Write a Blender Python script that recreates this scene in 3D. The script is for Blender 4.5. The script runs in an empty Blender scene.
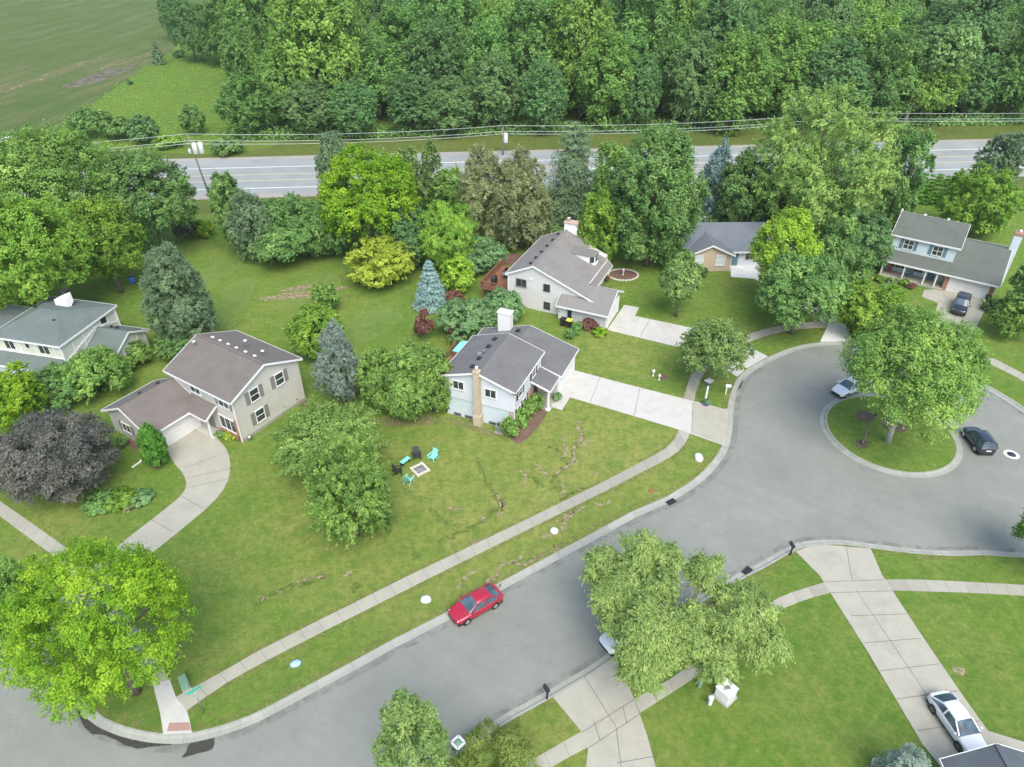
import bpy, bmesh, math, random
import numpy as np
from mathutils import Vector, Matrix
from mathutils.geometry import delaunay_2d_cdt
random.seed(7)
SC = bpy.context.scene
COL = SC.collection
PI = math.pi
R = math.radians
# ------------------------------------------------------------------ camera (real lens, real height; the survey of the site)
CAM_H, FOC, TH = 48.0, 723.0, R(35.69)
CT, ST = math.cos(TH), math.sin(TH)
def gp(px, py, z=0.0):
    """world point at height z seen at a picture position (used once, to survey the site)"""
    u, v = px-512, py-383.5
    t = (CAM_H-z)/(FOC*ST+v*CT)
    return Vector((u*t, (FOC*CT-v*ST)*t, z))
def g2(px, py, z=0.0):
    p = gp(px, py, z); return (p.x, p.y)
def height_at(Y, py):
    v = py-383.5
    return CAM_H - Y*(FOC*ST+v*CT)/(FOC*CT-v*ST)
def scale_at(Y, z):
    return FOC/(Y*CT-(z-CAM_H)*ST)
cam = bpy.data.cameras.new('camera'); co = bpy.data.objects.new('camera', cam); COL.objects.link(co)
co.location = (0, 0, CAM_H); co.rotation_euler = (PI/2-TH, 0, 0)
cam.sensor_fit = 'HORIZONTAL'; cam.sensor_width = 36; cam.lens = FOC/1024*36
cam.clip_start = 0.5; cam.clip_end = 8000
SC.camera = co
# ------------------------------------------------------------------ light
w = bpy.data.worlds.new('World'); SC.world = w; w.use_nodes = True
nt = w.node_tree; bg = nt.nodes['Background']
sky = nt.nodes.new('ShaderNodeTexSky'); sky.sky_type = 'NISHITA'; sky.sun_disc = False
SUN_EL, SUN_AZ = R(54), R(166)          # azimuth clockwise from +Y
sky.sun_elevation = SUN_EL; sky.sun_rotation = SUN_AZ
sky.dust_density = 2.5; sky.air_density = 1.0; sky.ozone_density = 1.0
nt.links.new(sky.outputs[0], bg.inputs[0]); bg.inputs[1].default_value = 0.15
sl = bpy.data.lights.new('sun', 'SUN'); sl.energy = 1.5; sl.angle = R(42); sl.color = (1, .97, .9)
so = bpy.data.objects.new('sun', sl); COL.objects.link(so)
d = Vector((math.sin(SUN_AZ)*math.cos(SUN_EL), math.cos(SUN_AZ)*math.cos(SUN_EL), math.sin(SUN_EL)))
so.rotation_euler = (-d).to_track_quat('-Z', 'Y').to_euler()
so.location = (0, 0, 200)
SC.view_settings.view_transform = 'Standard'; SC.view_settings.look = 'None'
SC.view_settings.exposure = 1.14; SC.view_settings.gamma = 1
SC.render.engine = 'CYCLES'
SC.cycles.max_bounces = 7; SC.cycles.diffuse_bounces = 5; SC.cycles.transmission_bounces = 5; SC.cycles.transparent_max_bounces = 4
SC.cycles.use_denoising = True; SC.cycles.volume_bounces = 1; SC.cycles.volume_step_rate = 4; SC.cycles.volume_max_steps = 64
# ------------------------------------------------------------------ materials
class NT:
    def __init__(s, name):
        s.m = bpy.data.materials.new(name); s.m.use_nodes = True
        s.t = s.m.node_tree; s.b = s.t.nodes['Principled BSDF']; s.b.inputs['Roughness'].default_value = .9
        s.out = s.t.nodes['Material Output']
        s.b.inputs['Specular IOR Level'].default_value = .25
    def n(s, typ, **kw):
        x = s.t.nodes.new(typ)
        for k, v in kw.items(): setattr(x, k, v)
        return x
    def l(s, a, b): s.t.links.new(a, b)
    def pos(s):
        if not hasattr(s, '_p'): s._p = s.n('ShaderNodeNewGeometry').outputs['Position']
        return s._p
    def noise(s, scale, detail=3, rough=.6, vec=None, sc=None):
        x = s.n('ShaderNodeTexNoise'); x.inputs['Scale'].default_value = scale
        x.inputs['Detail'].default_value = detail; x.inputs['Roughness'].default_value = rough
        v = vec or s.pos()
        if sc:
            mp = s.n('ShaderNodeMapping', vector_type='TEXTURE'); mp.inputs['Scale'].default_value = tuple(1/q for q in sc[:3])
            if len(sc) > 3: mp.inputs['Rotation'].default_value = (0, 0, sc[3])
            s.l(v, mp.inputs[0]); v = mp.outputs[0]
        s.l(v, x.inputs['Vector'])
        return x.outputs['Fac']
    def rng(s, f, a, b, c=0., dd=1.):
        x = s.n('ShaderNodeMapRange'); s.l(f, x.inputs[0])
        for i, v in enumerate((a, b, c, dd)): x.inputs[i+1].default_value = v
        return x.outputs[0]
    def mix(s, f, a, b):
        x = s.n('ShaderNodeMix', data_type='RGBA')
        if isinstance(f, (int, float)): x.inputs[0].default_value = f
        else: s.l(f, x.inputs[0])
        for k, c in ((6, a), (7, b)):
            if isinstance(c, tuple): x.inputs[k].default_value = (*c[:3], 1)
            else: s.l(c, x.inputs[k])
        return x.outputs[2]
    def math(s, op, a, b=None):
        x = s.n('ShaderNodeMath', operation=op)
        for i, v in enumerate((a, b)):
            if v is None: continue
            if isinstance(v, (int, float)): x.inputs[i].default_value = v
            else: s.l(v, x.inputs[i])
        return x.outputs[0]
    def col(s, c):
        if isinstance(c, tuple): s.b.inputs['Base Color'].default_value = (*c[:3], 1)
        else: s.l(c, s.b.inputs['Base Color'])
        return s
    def bump(s, f, dist=.03, st=.6):
        x = s.n('ShaderNodeBump'); x.inputs['Strength'].default_value = st; x.inputs['Distance'].default_value = dist
        s.l(f, x.inputs['Height']); s.l(x.outputs[0], s.b.inputs['Normal']); return s
def sc3(c, k): return tuple(min(1, x*k) for x in c)
def mat_noise(name, c, var=.18, scale=3., rough=.85, big=.25, metal=0., spec=.25, bump=0.):
    n = NT(name)
    f = n.rng(n.noise(scale, 5, .65), .25, .75); g = n.rng(n.noise(big, 2), .3, .7)
    a = n.mix(f, sc3(c, 1-var), sc3(c, 1+var)); b = n.mix(g, sc3(c, 1-var*.6), sc3(c, 1+var*.6))
    n.col(n.mix(.45, a, b)); n.b.inputs['Roughness'].default_value = rough; n.b.inputs['Metallic'].default_value = metal
    n.b.inputs['Specular IOR Level'].default_value = spec
    if bump: n.bump(n.noise(scale*4, 3), bump)
    return n.m
def broken(name, c, scale=3., lo=.45, hi=.6, k=1.):
    n = NT(name); f = n.rng(n.noise(scale, 6, .75), lo, hi, 0, k); g = n.rng(n.noise(scale*2.5, 5, .7), .3, .7)
    n.col(n.mix(g, sc3(c, .7), sc3(c, 1.2))); n.b.inputs['Roughness'].default_value = 1
    tr = n.n('ShaderNodeBsdfTransparent'); mx = n.n('ShaderNodeMixShader'); n.l(f, mx.inputs[0]); n.l(tr.outputs[0], mx.inputs[1]); n.l(n.b.outputs[0], mx.inputs[2]); n.l(mx.outputs[0], n.out.inputs[0]); return n.m
def grass_mat(name, a, b, c, dry=None, blobs=(), streak=None, fine=2.8):
    """a lush, b yellower, c dark; dry = bleached colour laid in natural patches"""
    n = NT(name)
    big = n.rng(n.noise(.045, 4, .6), .32, .68); mid = n.rng(n.noise(.32, 5, .65), .3, .7)
    fi = n.rng(n.noise(fine, 6, .75), .25, .75); fi2 = n.rng(n.noise(1.3, 4, .7), .3, .72)
    x = n.mix(n.math('MULTIPLY', big, .9), a, b)
    x = n.mix(n.math('MULTIPLY', mid, .55), x, c)
    x = n.mix(n.math('MULTIPLY', fi2, .4), x, b)
    if dry:
        tot = None
        for (bx, by, br, k) in blobs:
            vd = n.n('ShaderNodeVectorMath', operation='DISTANCE'); n.l(n.pos(), vd.inputs[0]); vd.inputs[1].default_value = (bx, by, 0)
            e = n.math('MULTIPLY', n.rng(vd.outputs['Value'], br*.25, br, 1, 0), k)
            tot = e if tot is None else n.math('MAXIMUM', tot, e)
        pat = n.rng(n.noise(.16, 7, .72), .40, .62)
        pat2 = n.rng(n.noise(.75, 6, .75), .36, .66)
        k = n.math('MULTIPLY', n.math('MULTIPLY', pat, n.math('ADD', n.math('MULTIPLY', pat2, .75), .25)), .5)
        if tot is not None: k = n.math('ADD', k, n.math('MULTIPLY', tot, n.math('ADD', n.math('MULTIPLY', pat2, .7), .3)))
        x = n.mix(n.math('MINIMUM', k, .85), x, dry)
    if streak:
        sc, colr, lo, hi, amt = streak
        f = n.rng(n.noise(1, 4, .6, sc=sc), lo, hi, 0, amt)
        x = n.mix(f, x, colr)
    dk = n.mix(.5, x, (0.012, .03, .006))
    clump = n.rng(n.noise(1.7, 5, .75), .45, .63); x = n.mix(n.math('MULTIPLY', clump, .5), x, sc3(c, .70))
    patch = n.rng(n.noise(.55, 6, .7), .5, .7); x = n.mix(n.math('MULTIPLY', patch, .4), x, b)
    thin = n.rng(n.noise(1.2, 7, .8), .49, .64)
    if dry: x = n.mix(n.math('MULTIPLY', thin, .45), x, dry)
    wd = n.rng(n.noise(.42, 6, .75), .52, .64); x = n.mix(n.math('MULTIPLY', wd, .55), x, c)
    x = n.mix(n.math('MULTIPLY', fi, .6), x, dk)
    n.col(x); n.b.inputs['Roughness'].default_value = 1; n.b.inputs['Specular IOR Level'].default_value = .05
    n.bump(n.noise(9, 5, .8), .12, .9)
    return n.m
M = {}
M['lawn'] = grass_mat('lawn grass', (.098, .212, .028), (.172, .268, .044), (.070, .165, .025), (.34, .335, .100),
    [(8, 55, 17, .8), (-3, 50, 15, .75), (2, 47, 10, .8), (-16, 44, 14, .42), (-6, 42, 17, .5), (-12, 52, 9, .5), (30, 88, 6, .1), (13, 74, 10, .6), (-28, 86, 12, .15), (4, 24, 9, .55), (-40, 45, 8, .35), (46, 30, 7, .6), (-22, 34, 8, .3), (14, 50, 7, .5)],
    ((.05, .9, 1, R(62)), (.17, .25, .055), .5, .66, .4))
M['rough_grass'] = grass_mat('rough meadow grass', (.115, .225, .032), (.175, .275, .042), (.075, .16, .028), (.2, .21, .07), [], None, 2.5)
M['field'] = grass_mat('mown farm field', (.076, .134, .037), (.100, .152, .043), (.060, .118, .032), (.2, .19, .095), [(-118, 226, 26, .3), (-133, 205, 16, .25)],
    ((.035, .22, 1, R(80)), (.20, .19, .10), .46, .70, .75), 1.2)
M['verge'] = grass_mat('highway verge grass', (.085, .15, .022), (.15, .18, .04), (.055, .11, .02), (.24, .22, .09), [], None, 2.5)
M['soil'] = mat_noise('bare soil', (.17, .13, .085), .4, 2.5, .95, .5)
M['tan_soil'] = mat_noise('dry tan chips', (.36, .27, .15), .4, 5, .95, .8)
M['mulch'] = mat_noise('bark mulch', (.15, .095, .07), .45, 6, .95, 1., bump=.04)
M['gravel'] = mat_noise('gravel shoulder', (.30, .285, .25), .25, 4, .95, .2)
M['chips'] = broken('dry tan wood chips', (.31, .255, .15), 2.2, .38, .56)
M['rank'] = broken('rank darker grass', (.065, .125, .03), 1.8, .40, .66, .5)
M['worn'] = broken('worn bleached grass edge', (.24, .22, .085), 2.0, .46, .66, .75)
M['mown'] = broken('freshly mown lighter grass', (.235, .330, .085), .5, .30, .58, .42)
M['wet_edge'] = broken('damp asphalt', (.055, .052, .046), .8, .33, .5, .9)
M['gutter_dirt'] = broken('gutter grit and dirt', (.15, .145, .12), .9, .44, .72, .45)
def asphalt(name, c, k=1.):
    n = NT(name)
    f = n.rng(n.noise(.16, 5, .65), .3, .7); g = n.rng(n.noise(28, 3, .8), .2, .8); h = n.rng(n.noise(1.1, 5, .7), .35, .75)
    s = n.rng(n.noise(.9, 4, .6, sc=(.05, 1, 1, R(-33))), .45, .7)
    x = n.mix(f, sc3(c, .82), sc3(c, 1.17)); x = n.mix(n.math('MULTIPLY', g, .35), x, sc3(c, .7))
    x = n.mix(n.math('MULTIPLY', h, .36), x, sc3(c, .76)); x = n.mix(n.math('MULTIPLY', s, .4), x, sc3(c, .8))
    vo = n.n('ShaderNodeTexVoronoi', feature='DISTANCE_TO_EDGE'); vo.inputs['Scale'].default_value = .12
    wv = n.n('ShaderNodeVectorMath', operation='ADD')
    nz = n.n('ShaderNodeTexNoise'); nz.inputs['Scale'].default_value = .5; nz.inputs['Detail'].default_value = 4; n.l(n.pos(), nz.inputs['Vector'])
    sv = n.n('ShaderNodeVectorMath', operation='SCALE'); sv.inputs[3].default_value = 5; n.l(nz.outputs['Color'], sv.inputs[0])
    n.l(n.pos(), wv.inputs[0]); n.l(sv.outputs[0], wv.inputs[1]); n.l(wv.outputs[0], vo.inputs['Vector'])
    cr = n.rng(vo.outputs['Distance'], .0, .006, .28*k, 0)
    x = n.mix(cr, x, sc3(c, .42))
    n.col(x); n.b.inputs['Roughness'].default_value = .82; n.bump(n.noise(40, 2), .008, .5)
    return n.m
M['asphalt'] = asphalt('aged asphalt', (.225, .238, .206))
M['highway'] = asphalt('highway asphalt', (.285, .305, .292), .4)
M['wet'] = mat_noise('wet asphalt stain', (.055, .052, .046), .3, 2, .35, .5)
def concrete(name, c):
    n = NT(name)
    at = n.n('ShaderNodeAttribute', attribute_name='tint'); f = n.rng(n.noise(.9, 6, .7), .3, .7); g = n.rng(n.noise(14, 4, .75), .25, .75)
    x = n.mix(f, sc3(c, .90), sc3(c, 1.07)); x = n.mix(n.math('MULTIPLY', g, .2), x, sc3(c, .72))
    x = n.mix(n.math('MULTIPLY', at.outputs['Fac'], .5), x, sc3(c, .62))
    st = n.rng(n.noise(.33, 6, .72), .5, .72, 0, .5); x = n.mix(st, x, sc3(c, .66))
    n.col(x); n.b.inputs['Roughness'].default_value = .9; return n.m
M['concrete'] = concrete('weathered concrete', (.355, .345, .28))
M['concrete_new'] = concrete('pale clean concrete', (.47, .462, .42))
M['concrete_bright'] = concrete('bright white concrete', (.66, .66, .64))
M['pale_soil'] = broken('pale sandy soil', (.26, .22, .12), 1.2, .40, .62, .7)
M['kerb'] = concrete('kerb concrete', (.33, .34, .295))
M['joint'] = mat_noise('joint dirt', (.12, .115, .09), .2, 5)
M['paint_white'] = mat_noise('road paint white', (.62, .63, .61), .12, 2, .6)
M['paint_yellow'] = mat_noise('road paint yellow', (.52, .45, .25), .15, 2, .6)
M['tactile'] = mat_noise('red tactile paving', (.32, .20, .165), .2, 9, .9)
def siding(name, c, lap=.2, k=.12):
    n = NT(name)
    sx = n.n('ShaderNodeSeparateXYZ'); n.l(n.pos(), sx.inputs[0])
    fr = n.math('FRACT', n.math('DIVIDE', sx.outputs['Z'], lap))
    f = n.rng(n.noise(.7, 4, .65), .3, .7); x = n.mix(f, sc3(c, 1-k*.6), sc3(c, 1+k*.3))
    x = n.mix(n.rng(fr, 0, .12, .45, 0), x, sc3(c, .6))
    n.col(x); n.b.inputs['Roughness'].default_value = .6; return n.m
M['cream'] = siding('cream lap siding', (.50, .485, .435))
M['white_siding'] = siding('white lap siding', (.58, .61, .655))
M['bluewhite'] = siding('pale blue lap siding', (.53, .61, .645))
M['warm_white'] = siding('warm white lap siding', (.57, .565, .54))
M['ivory'] = siding('pale ivory siding', (.55, .585, .47), .4)
M['white'] = mat_noise('white painted wood', (.68, .68, .665), .05, 3, .5)
M['white_door'] = siding('white garage door', (.70, .70, .67), .53, .06)
def shingles(name, c):
    n = NT(name)
    sx = n.n('ShaderNodeSeparateXYZ'); n.l(n.pos(), sx.inputs[0])
    fr = n.math('FRACT', n.math('DIVIDE', sx.outputs['Z'], .075))
    f = n.rng(n.noise(.5, 5, .7), .3, .7); g = n.rng(n.noise(6, 4, .8), .25, .75)
    x = n.mix(f, sc3(c, .84), sc3(c, 1.14)); x = n.mix(n.math('MULTIPLY', g, .55), x, sc3(c, .62))
    x = n.mix(n.rng(fr, 0, .25, .35, 0), x, sc3(c, .55))
    st = n.rng(n.noise(.6, 4, .6, sc=(1, 1, .1)), .55, .75, 0, .3); x = n.mix(st, x, sc3(c, .7))
    n.col(x); n.b.inputs['Roughness'].default_value = .95; n.bump(n.noise(14, 3), .02, .6); return n.m
M['roof_brown'] = shingles('brown grey shingles', (.168, .149, .133))
M['roof_grey'] = shingles('dark grey shingles', (.158, .156, .153))
M['roof_warm'] = shingles('light warm grey shingles', (.222, .212, .195))
M['roof_blue'] = shingles('blue grey shingles', (.150, .172, .198))
M['roof_green'] = shingles('green grey shingles', (.135, .165, .150))
M['roof_sage'] = shingles('weathered olive grey shingles', (.125, .140, .120))
M['roof_slate'] = shingles('slate grey shingles', (.10, .118, .13))
def brick(name, c, c2, mortar):
    n = NT(name)
    tc = n.n('ShaderNodeTexCoord'); mp = n.n('ShaderNodeMapping'); mp.inputs['Rotation'].default_value = (PI/2, 0, R(30))
    n.l(tc.outputs['Object'], mp.inputs[0])
    b = n.n('ShaderNodeTexBrick'); n.l(mp.outputs[0], b.inputs[0]); b.inputs['Scale'].default_value = 4
    b.inputs['Color1'].default_value = (*c, 1); b.inputs['Color2'].default_value = (*c2, 1); b.inputs['Mortar'].default_value = (*mortar, 1)
    b.inputs['Mortar Size'].default_value = .015
    n.col(n.mix(n.rng(n.noise(2, 4), .3, .7, 0, .4), b.outputs[0], sc3(c, .8))); return n.m
M['brick_tan'] = brick('tan brick', (.50, .41, .29), (.43, .34, .23), (.52, .47, .39))
M['brick_red'] = brick('red brown brick', (.30, .14, .09), (.36, .19, .12), (.4, .33, .27))
M['brick_pink'] = brick('pinkish buff brick', (.50, .36, .29), (.42, .28, .22), (.52, .45, .4))
def plain(name, c, rough=.5, metal=0., spec=.5, coat=0.):
    n = NT(name); n.col(c); n.b.inputs['Roughness'].default_value = rough; n.b.inputs['Metallic'].default_value = metal
    n.b.inputs['Specular IOR Level'].default_value = spec
    if coat: n.b.inputs['Coat Weight'].default_value = coat; n.b.inputs['Coat Roughness'].default_value = .06
    return n.m
def glassy(name, c):
    n = NT(name); f = n.rng(n.noise(1.2, 2), .3, .7); n.col(n.mix(f, sc3(c, .6), sc3(c, 1.5)))
    n.b.inputs['Roughness'].default_value = .08; n.b.inputs['Specular IOR Level'].default_value = .6; return n.m
M['glass'] = glassy('window glass', (.035, .045, .048))
M['blind'] = mat_noise('pale window blinds', (.50, .54, .55), .12, 6, .3, 2)
M['car_glass'] = glassy('car glass', (.06, .095, .12))
M['shutter_grey'] = mat_noise('grey shutters', (.20, .19, .18), .1, 4, .7)
M['shutter_black'] = mat_noise('black shutters', (.03, .03, .032), .1, 4, .6)
M['shutter_teal'] = mat_noise('slate blue shutters', (.12, .2, .24), .1, 4, .6)
M['black'] = plain('black plastic', (.02, .02, .022), .5)
M['dark_metal'] = plain('dark metal', (.06, .06, .065), .45, .6)
M['grey_metal'] = plain('grey metal', (.42, .43, .44), .4, .7)
M['chrome'] = plain('bright metal', (.7, .7, .7), .2, .9)
M['tyre'] = plain('tyre rubber', (.018, .018, .018), .85, 0, .2)
M['red_paint'] = plain('red car paint', (.33, .008, .028), .3, 0, .5, .8)
M['white_paint'] = plain('white car paint', (.62, .64, .65), .3, 0, .5, .8)
M['silver_paint'] = plain('silver car paint', (.70, .72, .73), .3, .1, .5, .8)
M['blue_paint'] = plain('dark blue car paint', (.022, .035, .05), .3, .2, .5, .8)
M['black_paint'] = plain('black car paint', (.012, .013, .015), .25, 0, .5, .8)
M['lamp_clear'] = plain('clear lamp lens', (.7, .72, .74), .15)
M['lamp_red'] = plain('red lamp lens', (.45, .01, .01), .2)
M['lamp_amber'] = plain('amber lamp lens', (.7, .25, .04), .25)
M['wood_deck'] = mat_noise('reddish deck boards', (.21, .10, .06), .3, 5, .8, 1)
M['wood_pole'] = mat_noise('weathered pole wood', (.20, .18, .15), .25, 5, .9, 1)
M['bark'] = mat_noise('grey brown bark', (.135, .115, .09), .35, 7, .95, 1.2, bump=.05)
M['bark_pale'] = mat_noise('pale grey bark', (.36, .34, .29), .3, 5, .95, 1.2, bump=.05)
M['turquoise'] = plain('turquoise plastic', (.24, .62, .57), .45)
M['stone'] = mat_noise('pale limestone', (.55, .52, .44), .2, 4, .9, 1)
M['ash'] = mat_noise('ash and charcoal', (.20, .19, .19), .4, 8, .95, 2)
M['lime_lid'] = plain('lime yellow plastic', (.62, .70, .09), .5)
M['green_box'] = mat_noise('green utility enclosure', (.15, .27, .185), .1, 4, .6)
M['sign_green'] = plain('green sign sheet', (.02, .38, .27), .4)
M['white_plastic'] = mat_noise('white plastic', (.60, .61, .60), .1, 5, .5)
M['blue_bag'] = mat_noise('white and blue wrapping', (.30, .42, .66), .35, 5, .5, 2)
M['terracotta'] = mat_noise('rust coloured iron', (.30, .10, .055), .3, 8, .85, 2)
M['pinkflower'] = mat_noise('flowers', (.55, .16, .16), .4, 6, .9, 3)
# ------------------------------------------------------------------ mesh building
class MB:
    def __init__(s): s.v = []; s.f = []; s.mi = []; s.m = 0; s.sm = []
    def add(s, vs, fs, smooth=False):
        o = len(s.v); s.v += [tuple(v) for v in vs]
        for f in fs: s.f.append([o+i for i in f]); s.mi.append(s.m); s.sm.append(smooth)
    def box(s, c, d, rot=0., tilt=None):
        x, y, z = (k/2 for k in d); vs = []
        mt = Matrix.Rotation(rot, 3, 'Z')
        if tilt: mt = mt @ Matrix.Rotation(tilt[1], 3, tilt[0])
        for i in (-1, 1):
            for j in (-1, 1):
                for k in (-1, 1): vs.append(Vector(c)+mt @ Vector((i*x, j*y, k*z)))
        s.add(vs, [(0, 1, 3, 2), (4, 6, 7, 5), (0, 4, 5, 1), (2, 3, 7, 6), (0, 2, 6, 4), (1, 5, 7, 3)])
        return s
    def prism(s, poly, z0, z1):
        n = len(poly); vs = [(p[0], p[1], z0) for p in poly]+[(p[0], p[1], z1) for p in poly]
        s.add(vs, [tuple(range(n))[::-1], tuple(range(n, 2*n))]+[(i, (i+1) % n, n+(i+1) % n, n+i) for i in range(n)]); return s
    def prism_x(s, prof, x0, x1):            # profile in (y,z) pushed along x
        n = len(prof); vs = [(x0, *p) for p in prof]+[(x1, *p) for p in prof]
        s.add(vs, [tuple(range(n)), tuple(range(n, 2*n))[::-1]]+[(i, n+i, n+(i+1) % n, (i+1) % n) for i in range(n)]); return s
    def prism_y(s, prof, y0, y1):            # profile in (x,z) pushed along y
        n = len(prof); vs = [(p[0], y0, p[1]) for p in prof]+[(p[0], y1, p[1]) for p in prof]
        s.add(vs, [tuple(range(n)), tuple(range(n, 2*n))[::-1]]+[(i, n+i, n+(i+1) % n, (i+1) % n) for i in range(n)]); return s
    def slab(s, pts, th):                    # tilted sheet with thickness straight down
        n = len(pts); vs = [tuple(p) for p in pts]+[(p[0], p[1], p[2]-th) for p in pts]
        s.add(vs, [tuple(range(n)), tuple(range(n, 2*n))[::-1]]+[(i, n+i, n+(i+1) % n, (i+1) % n) for i in range(n)]); return s
    def bar(s, a, b, w_, h_):
        a, b = Vector(a), Vector(b); t = (b-a).normalized(); up = Vector((0, 0, 1))
        if abs(t.z) > .95: up = Vector((1, 0, 0))
        sd = t.cross(up).normalized()*w_/2; u = sd.cross(t).normalized()*h_/2
        vs = [a-sd-u, a+sd-u, a+sd+u, a-sd+u, b-sd-u, b+sd-u, b+sd+u, b-sd+u]
        s.add(vs, [(0, 3, 2, 1), (4, 5, 6, 7), (0, 1, 5, 4), (1, 2, 6, 5), (2, 3, 7, 6), (3, 0, 4, 7)]); return s
    def tube(s, pts, rad, n=8, cap=True):
        pts = [Vector(p) for p in pts]; k = len(pts)
        rad = list(rad) if hasattr(rad, '__len__') else [rad]*k
        vs = []; fs = []
        for i, p in enumerate(pts):
            t = (pts[min(i+1, k-1)]-pts[max(i-1, 0)]).normalized()
            up = Vector((0, 0, 1)) if abs(t.z) < .9 else Vector((1, 0, 0))
            a = t.cross(up).normalized(); b = t.cross(a)
            for j in range(n):
                q = 2*PI*j/n; vs.append(p+(a*math.cos(q)+b*math.sin(q))*rad[i])
        for i in range(k-1):
            for j in range(n): fs.append((i*n+j, i*n+(j+1) % n, (i+1)*n+(j+1) % n, (i+1)*n+j))
        if cap: fs += [tuple(range(n))[::-1], tuple(range((k-1)*n, k*n))]
        s.add(vs, fs, True); return s
    def lathe(s, prof, c=(0, 0, 0), n=20, smooth=True, sx=1., sy=1., axis='z'):
        vs = []; fs = []; k = len(prof)
        for r_, z in prof:
            for j in range(n):
                q = 2*PI*j/n; p = (r_*math.cos(q)*sx, r_*math.sin(q)*sy, z)
                if axis == 'y': p = (p[0], p[2], p[1])
                vs.append((p[0]+c[0], p[1]+c[1], p[2]+c[2]))
        for i in range(k-1):
            for j in range(n): fs.append((i*n+j, i*n+(j+1) % n, (i+1)*n+(j+1) % n, (i+1)*n+j))
        fs += [tuple(range(n))[::-1], tuple(range((k-1)*n, k*n))]
        s.add(vs, fs, smooth); return s
    def build(s, name, mats, parent=None, tints=None, bevel=0.):
        me = bpy.data.meshes.new(name)
        me.from_pydata([tuple(v) for v in s.v], [], s.f)
        for m_ in (mats if isinstance(mats, (list, tuple)) else [mats]): me.materials.append(M[m_] if isinstance(m_, str) else m_)
        me.polygons.foreach_set('material_index', s.mi); me.polygons.foreach_set('use_smooth', s.sm)
        if tints is not None:
            a = me.attributes.new('tint', 'FLOAT', 'FACE'); a.data.foreach_set('value', tints)
        bm = bmesh.new(); bm.from_mesh(me); bmesh.ops.recalc_face_normals(bm, faces=bm.faces); bm.to_mesh(me); bm.free()
        me.update()
        o = bpy.data.objects.new(name, me); COL.objects.link(o)
        if parent: o.parent = parent
        if bevel:
            b = o.modifiers.new('b', 'BEVEL'); b.width = bevel; b.segments = 2; b.limit_method = 'ANGLE'
        return o
def thing(name, label, cat, loc=(0, 0, 0), rz=0., group=None):
    o = bpy.data.objects.new(name, None); COL.objects.link(o); o.location = loc; o.rotation_euler = (0, 0, rz)
    o.empty_display_size = .3
    return tag(o, label, cat, group)
def tag(o, label, cat, group=None):
    o['label'] = label; o['category'] = cat
    if group: o['group'] = group
    return o
def struct(o, kind='structure'):
    o['kind'] = kind; return o
def sheet(name, polys, mat, z, kind='structure'):
    mb = MB()
    for p in polys: mb.add([(q[0], q[1], z) for q in p], [tuple(range(len(p)))])
    o = mb.build(name, mat)
    bm = bmesh.new(); bm.from_mesh(o.data)
    for f in bm.faces:
        if f.normal.z < 0: f.normal_flip()
    bm.to_mesh(o.data); bm.free()
    return struct(o, kind)
def arc_smooth(pts, it=2, closed=False):
    for _ in range(it):
        q = []
        n = len(pts)
        if not closed: q.append(pts[0])
        for i in range(n if closed else n-1):
            a, b = pts[i], pts[(i+1) % n]
            q += [(.75*a[0]+.25*b[0], .75*a[1]+.25*b[1]), (.25*a[0]+.75*b[0], .25*a[1]+.75*b[1])]
        if not closed: q.append(pts[-1])
        pts = q
    return pts
# ================================================================== THE GROUND
RZ = -0.12                                    # carriageway level, lawns at 0
CC, CR = (38.76, 57.56), 17.6                 # the turning circle
UP = [(-110, 78)]+[g2(*p) for p in ((0, 570), (40, 640), (62, 674))]
UP = arc_smooth(UP, 1)
UP += arc_smooth([g2(*p) for p in ((80, 695), (99, 715), (120, 725), (142.5, 731), (164, 734), (191, 733), (215, 727.5), (235, 721), (256, 713), (278.5, 701))], 1)
UP += [g2(*p) for p in ((351, 662.5), (391, 640.5), (446, 612.5), (506, 579), (579.5, 540), (632, 511.5))]
UP += arc_smooth([g2(*p) for p in ((667, 496.5), (697, 478), (714.5, 459), (722.5, 446), (726, 430), (727, 412), (729, 398), (733, 386.5), (738, 377), (748, 368), (768, 357), (793, 346.5), (818, 342), (851, 341))], 2)
a0, a1 = R(74), R(-68)
ARC = [(CC[0]+CR*math.cos(a0+(a1-a0)*i/30), CC[1]+CR*math.sin(a0+(a1-a0)*i/30)) for i in range(31)]
LOW = arc_smooth([g2(*p) for p in ((985, 555), (948, 556), (908, 553), (870.5, 548), (845, 544.5), (825, 544.5), (808, 546), (795, 550), (768, 566), (745, 577.5), (700, 603), (660, 628))], 2)
LOW += [g2(*p) for p in ((616, 657.5), (594.5, 672.5), (552, 697.5), (512, 719.5), (448.5, 759.5))]
LOW += arc_smooth([g2(400, 789), g2(350, 822), g2(325, 860), g2(330, 960)], 2)
EDGE1 = arc_smooth(UP[-1:]+ARC+LOW[:1], 1)[1:-1]
ROAD = UP+EDGE1+LOW+[(-9, -14), (-30, -14), (-110, 60)]
ISL = (39.35, 58.2, 6.8)
def inside(p, poly):
    c = False; n = len(poly); x, y = p
    for i in range(n):
        x1, y1 = poly[i]; x2, y2 = poly[i-1]
        if (y1 > y) != (y2 > y) and x < (x2-x1)*(y-y1)/(y2-y1)+x1: c = not c
    return c
outer = [(-2900, -250), (2900, -250), (2900, 4900), (-2900, 4900)]
grid = [(x, y) for x in range(-150, 160, 30) for y in range(-20, 300, 30)]
vin = [Vector(p) for p in outer+ROAD+grid]
ed = [(0, 1), (1, 2), (2, 3), (3, 0)]+[(4+i, 4+(i+1) % len(ROAD)) for i in range(len(ROAD))]
vo, eo, fo, *_ = delaunay_2d_cdt(vin, ed, [], 0, 1e-4)
mb = MB()
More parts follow.
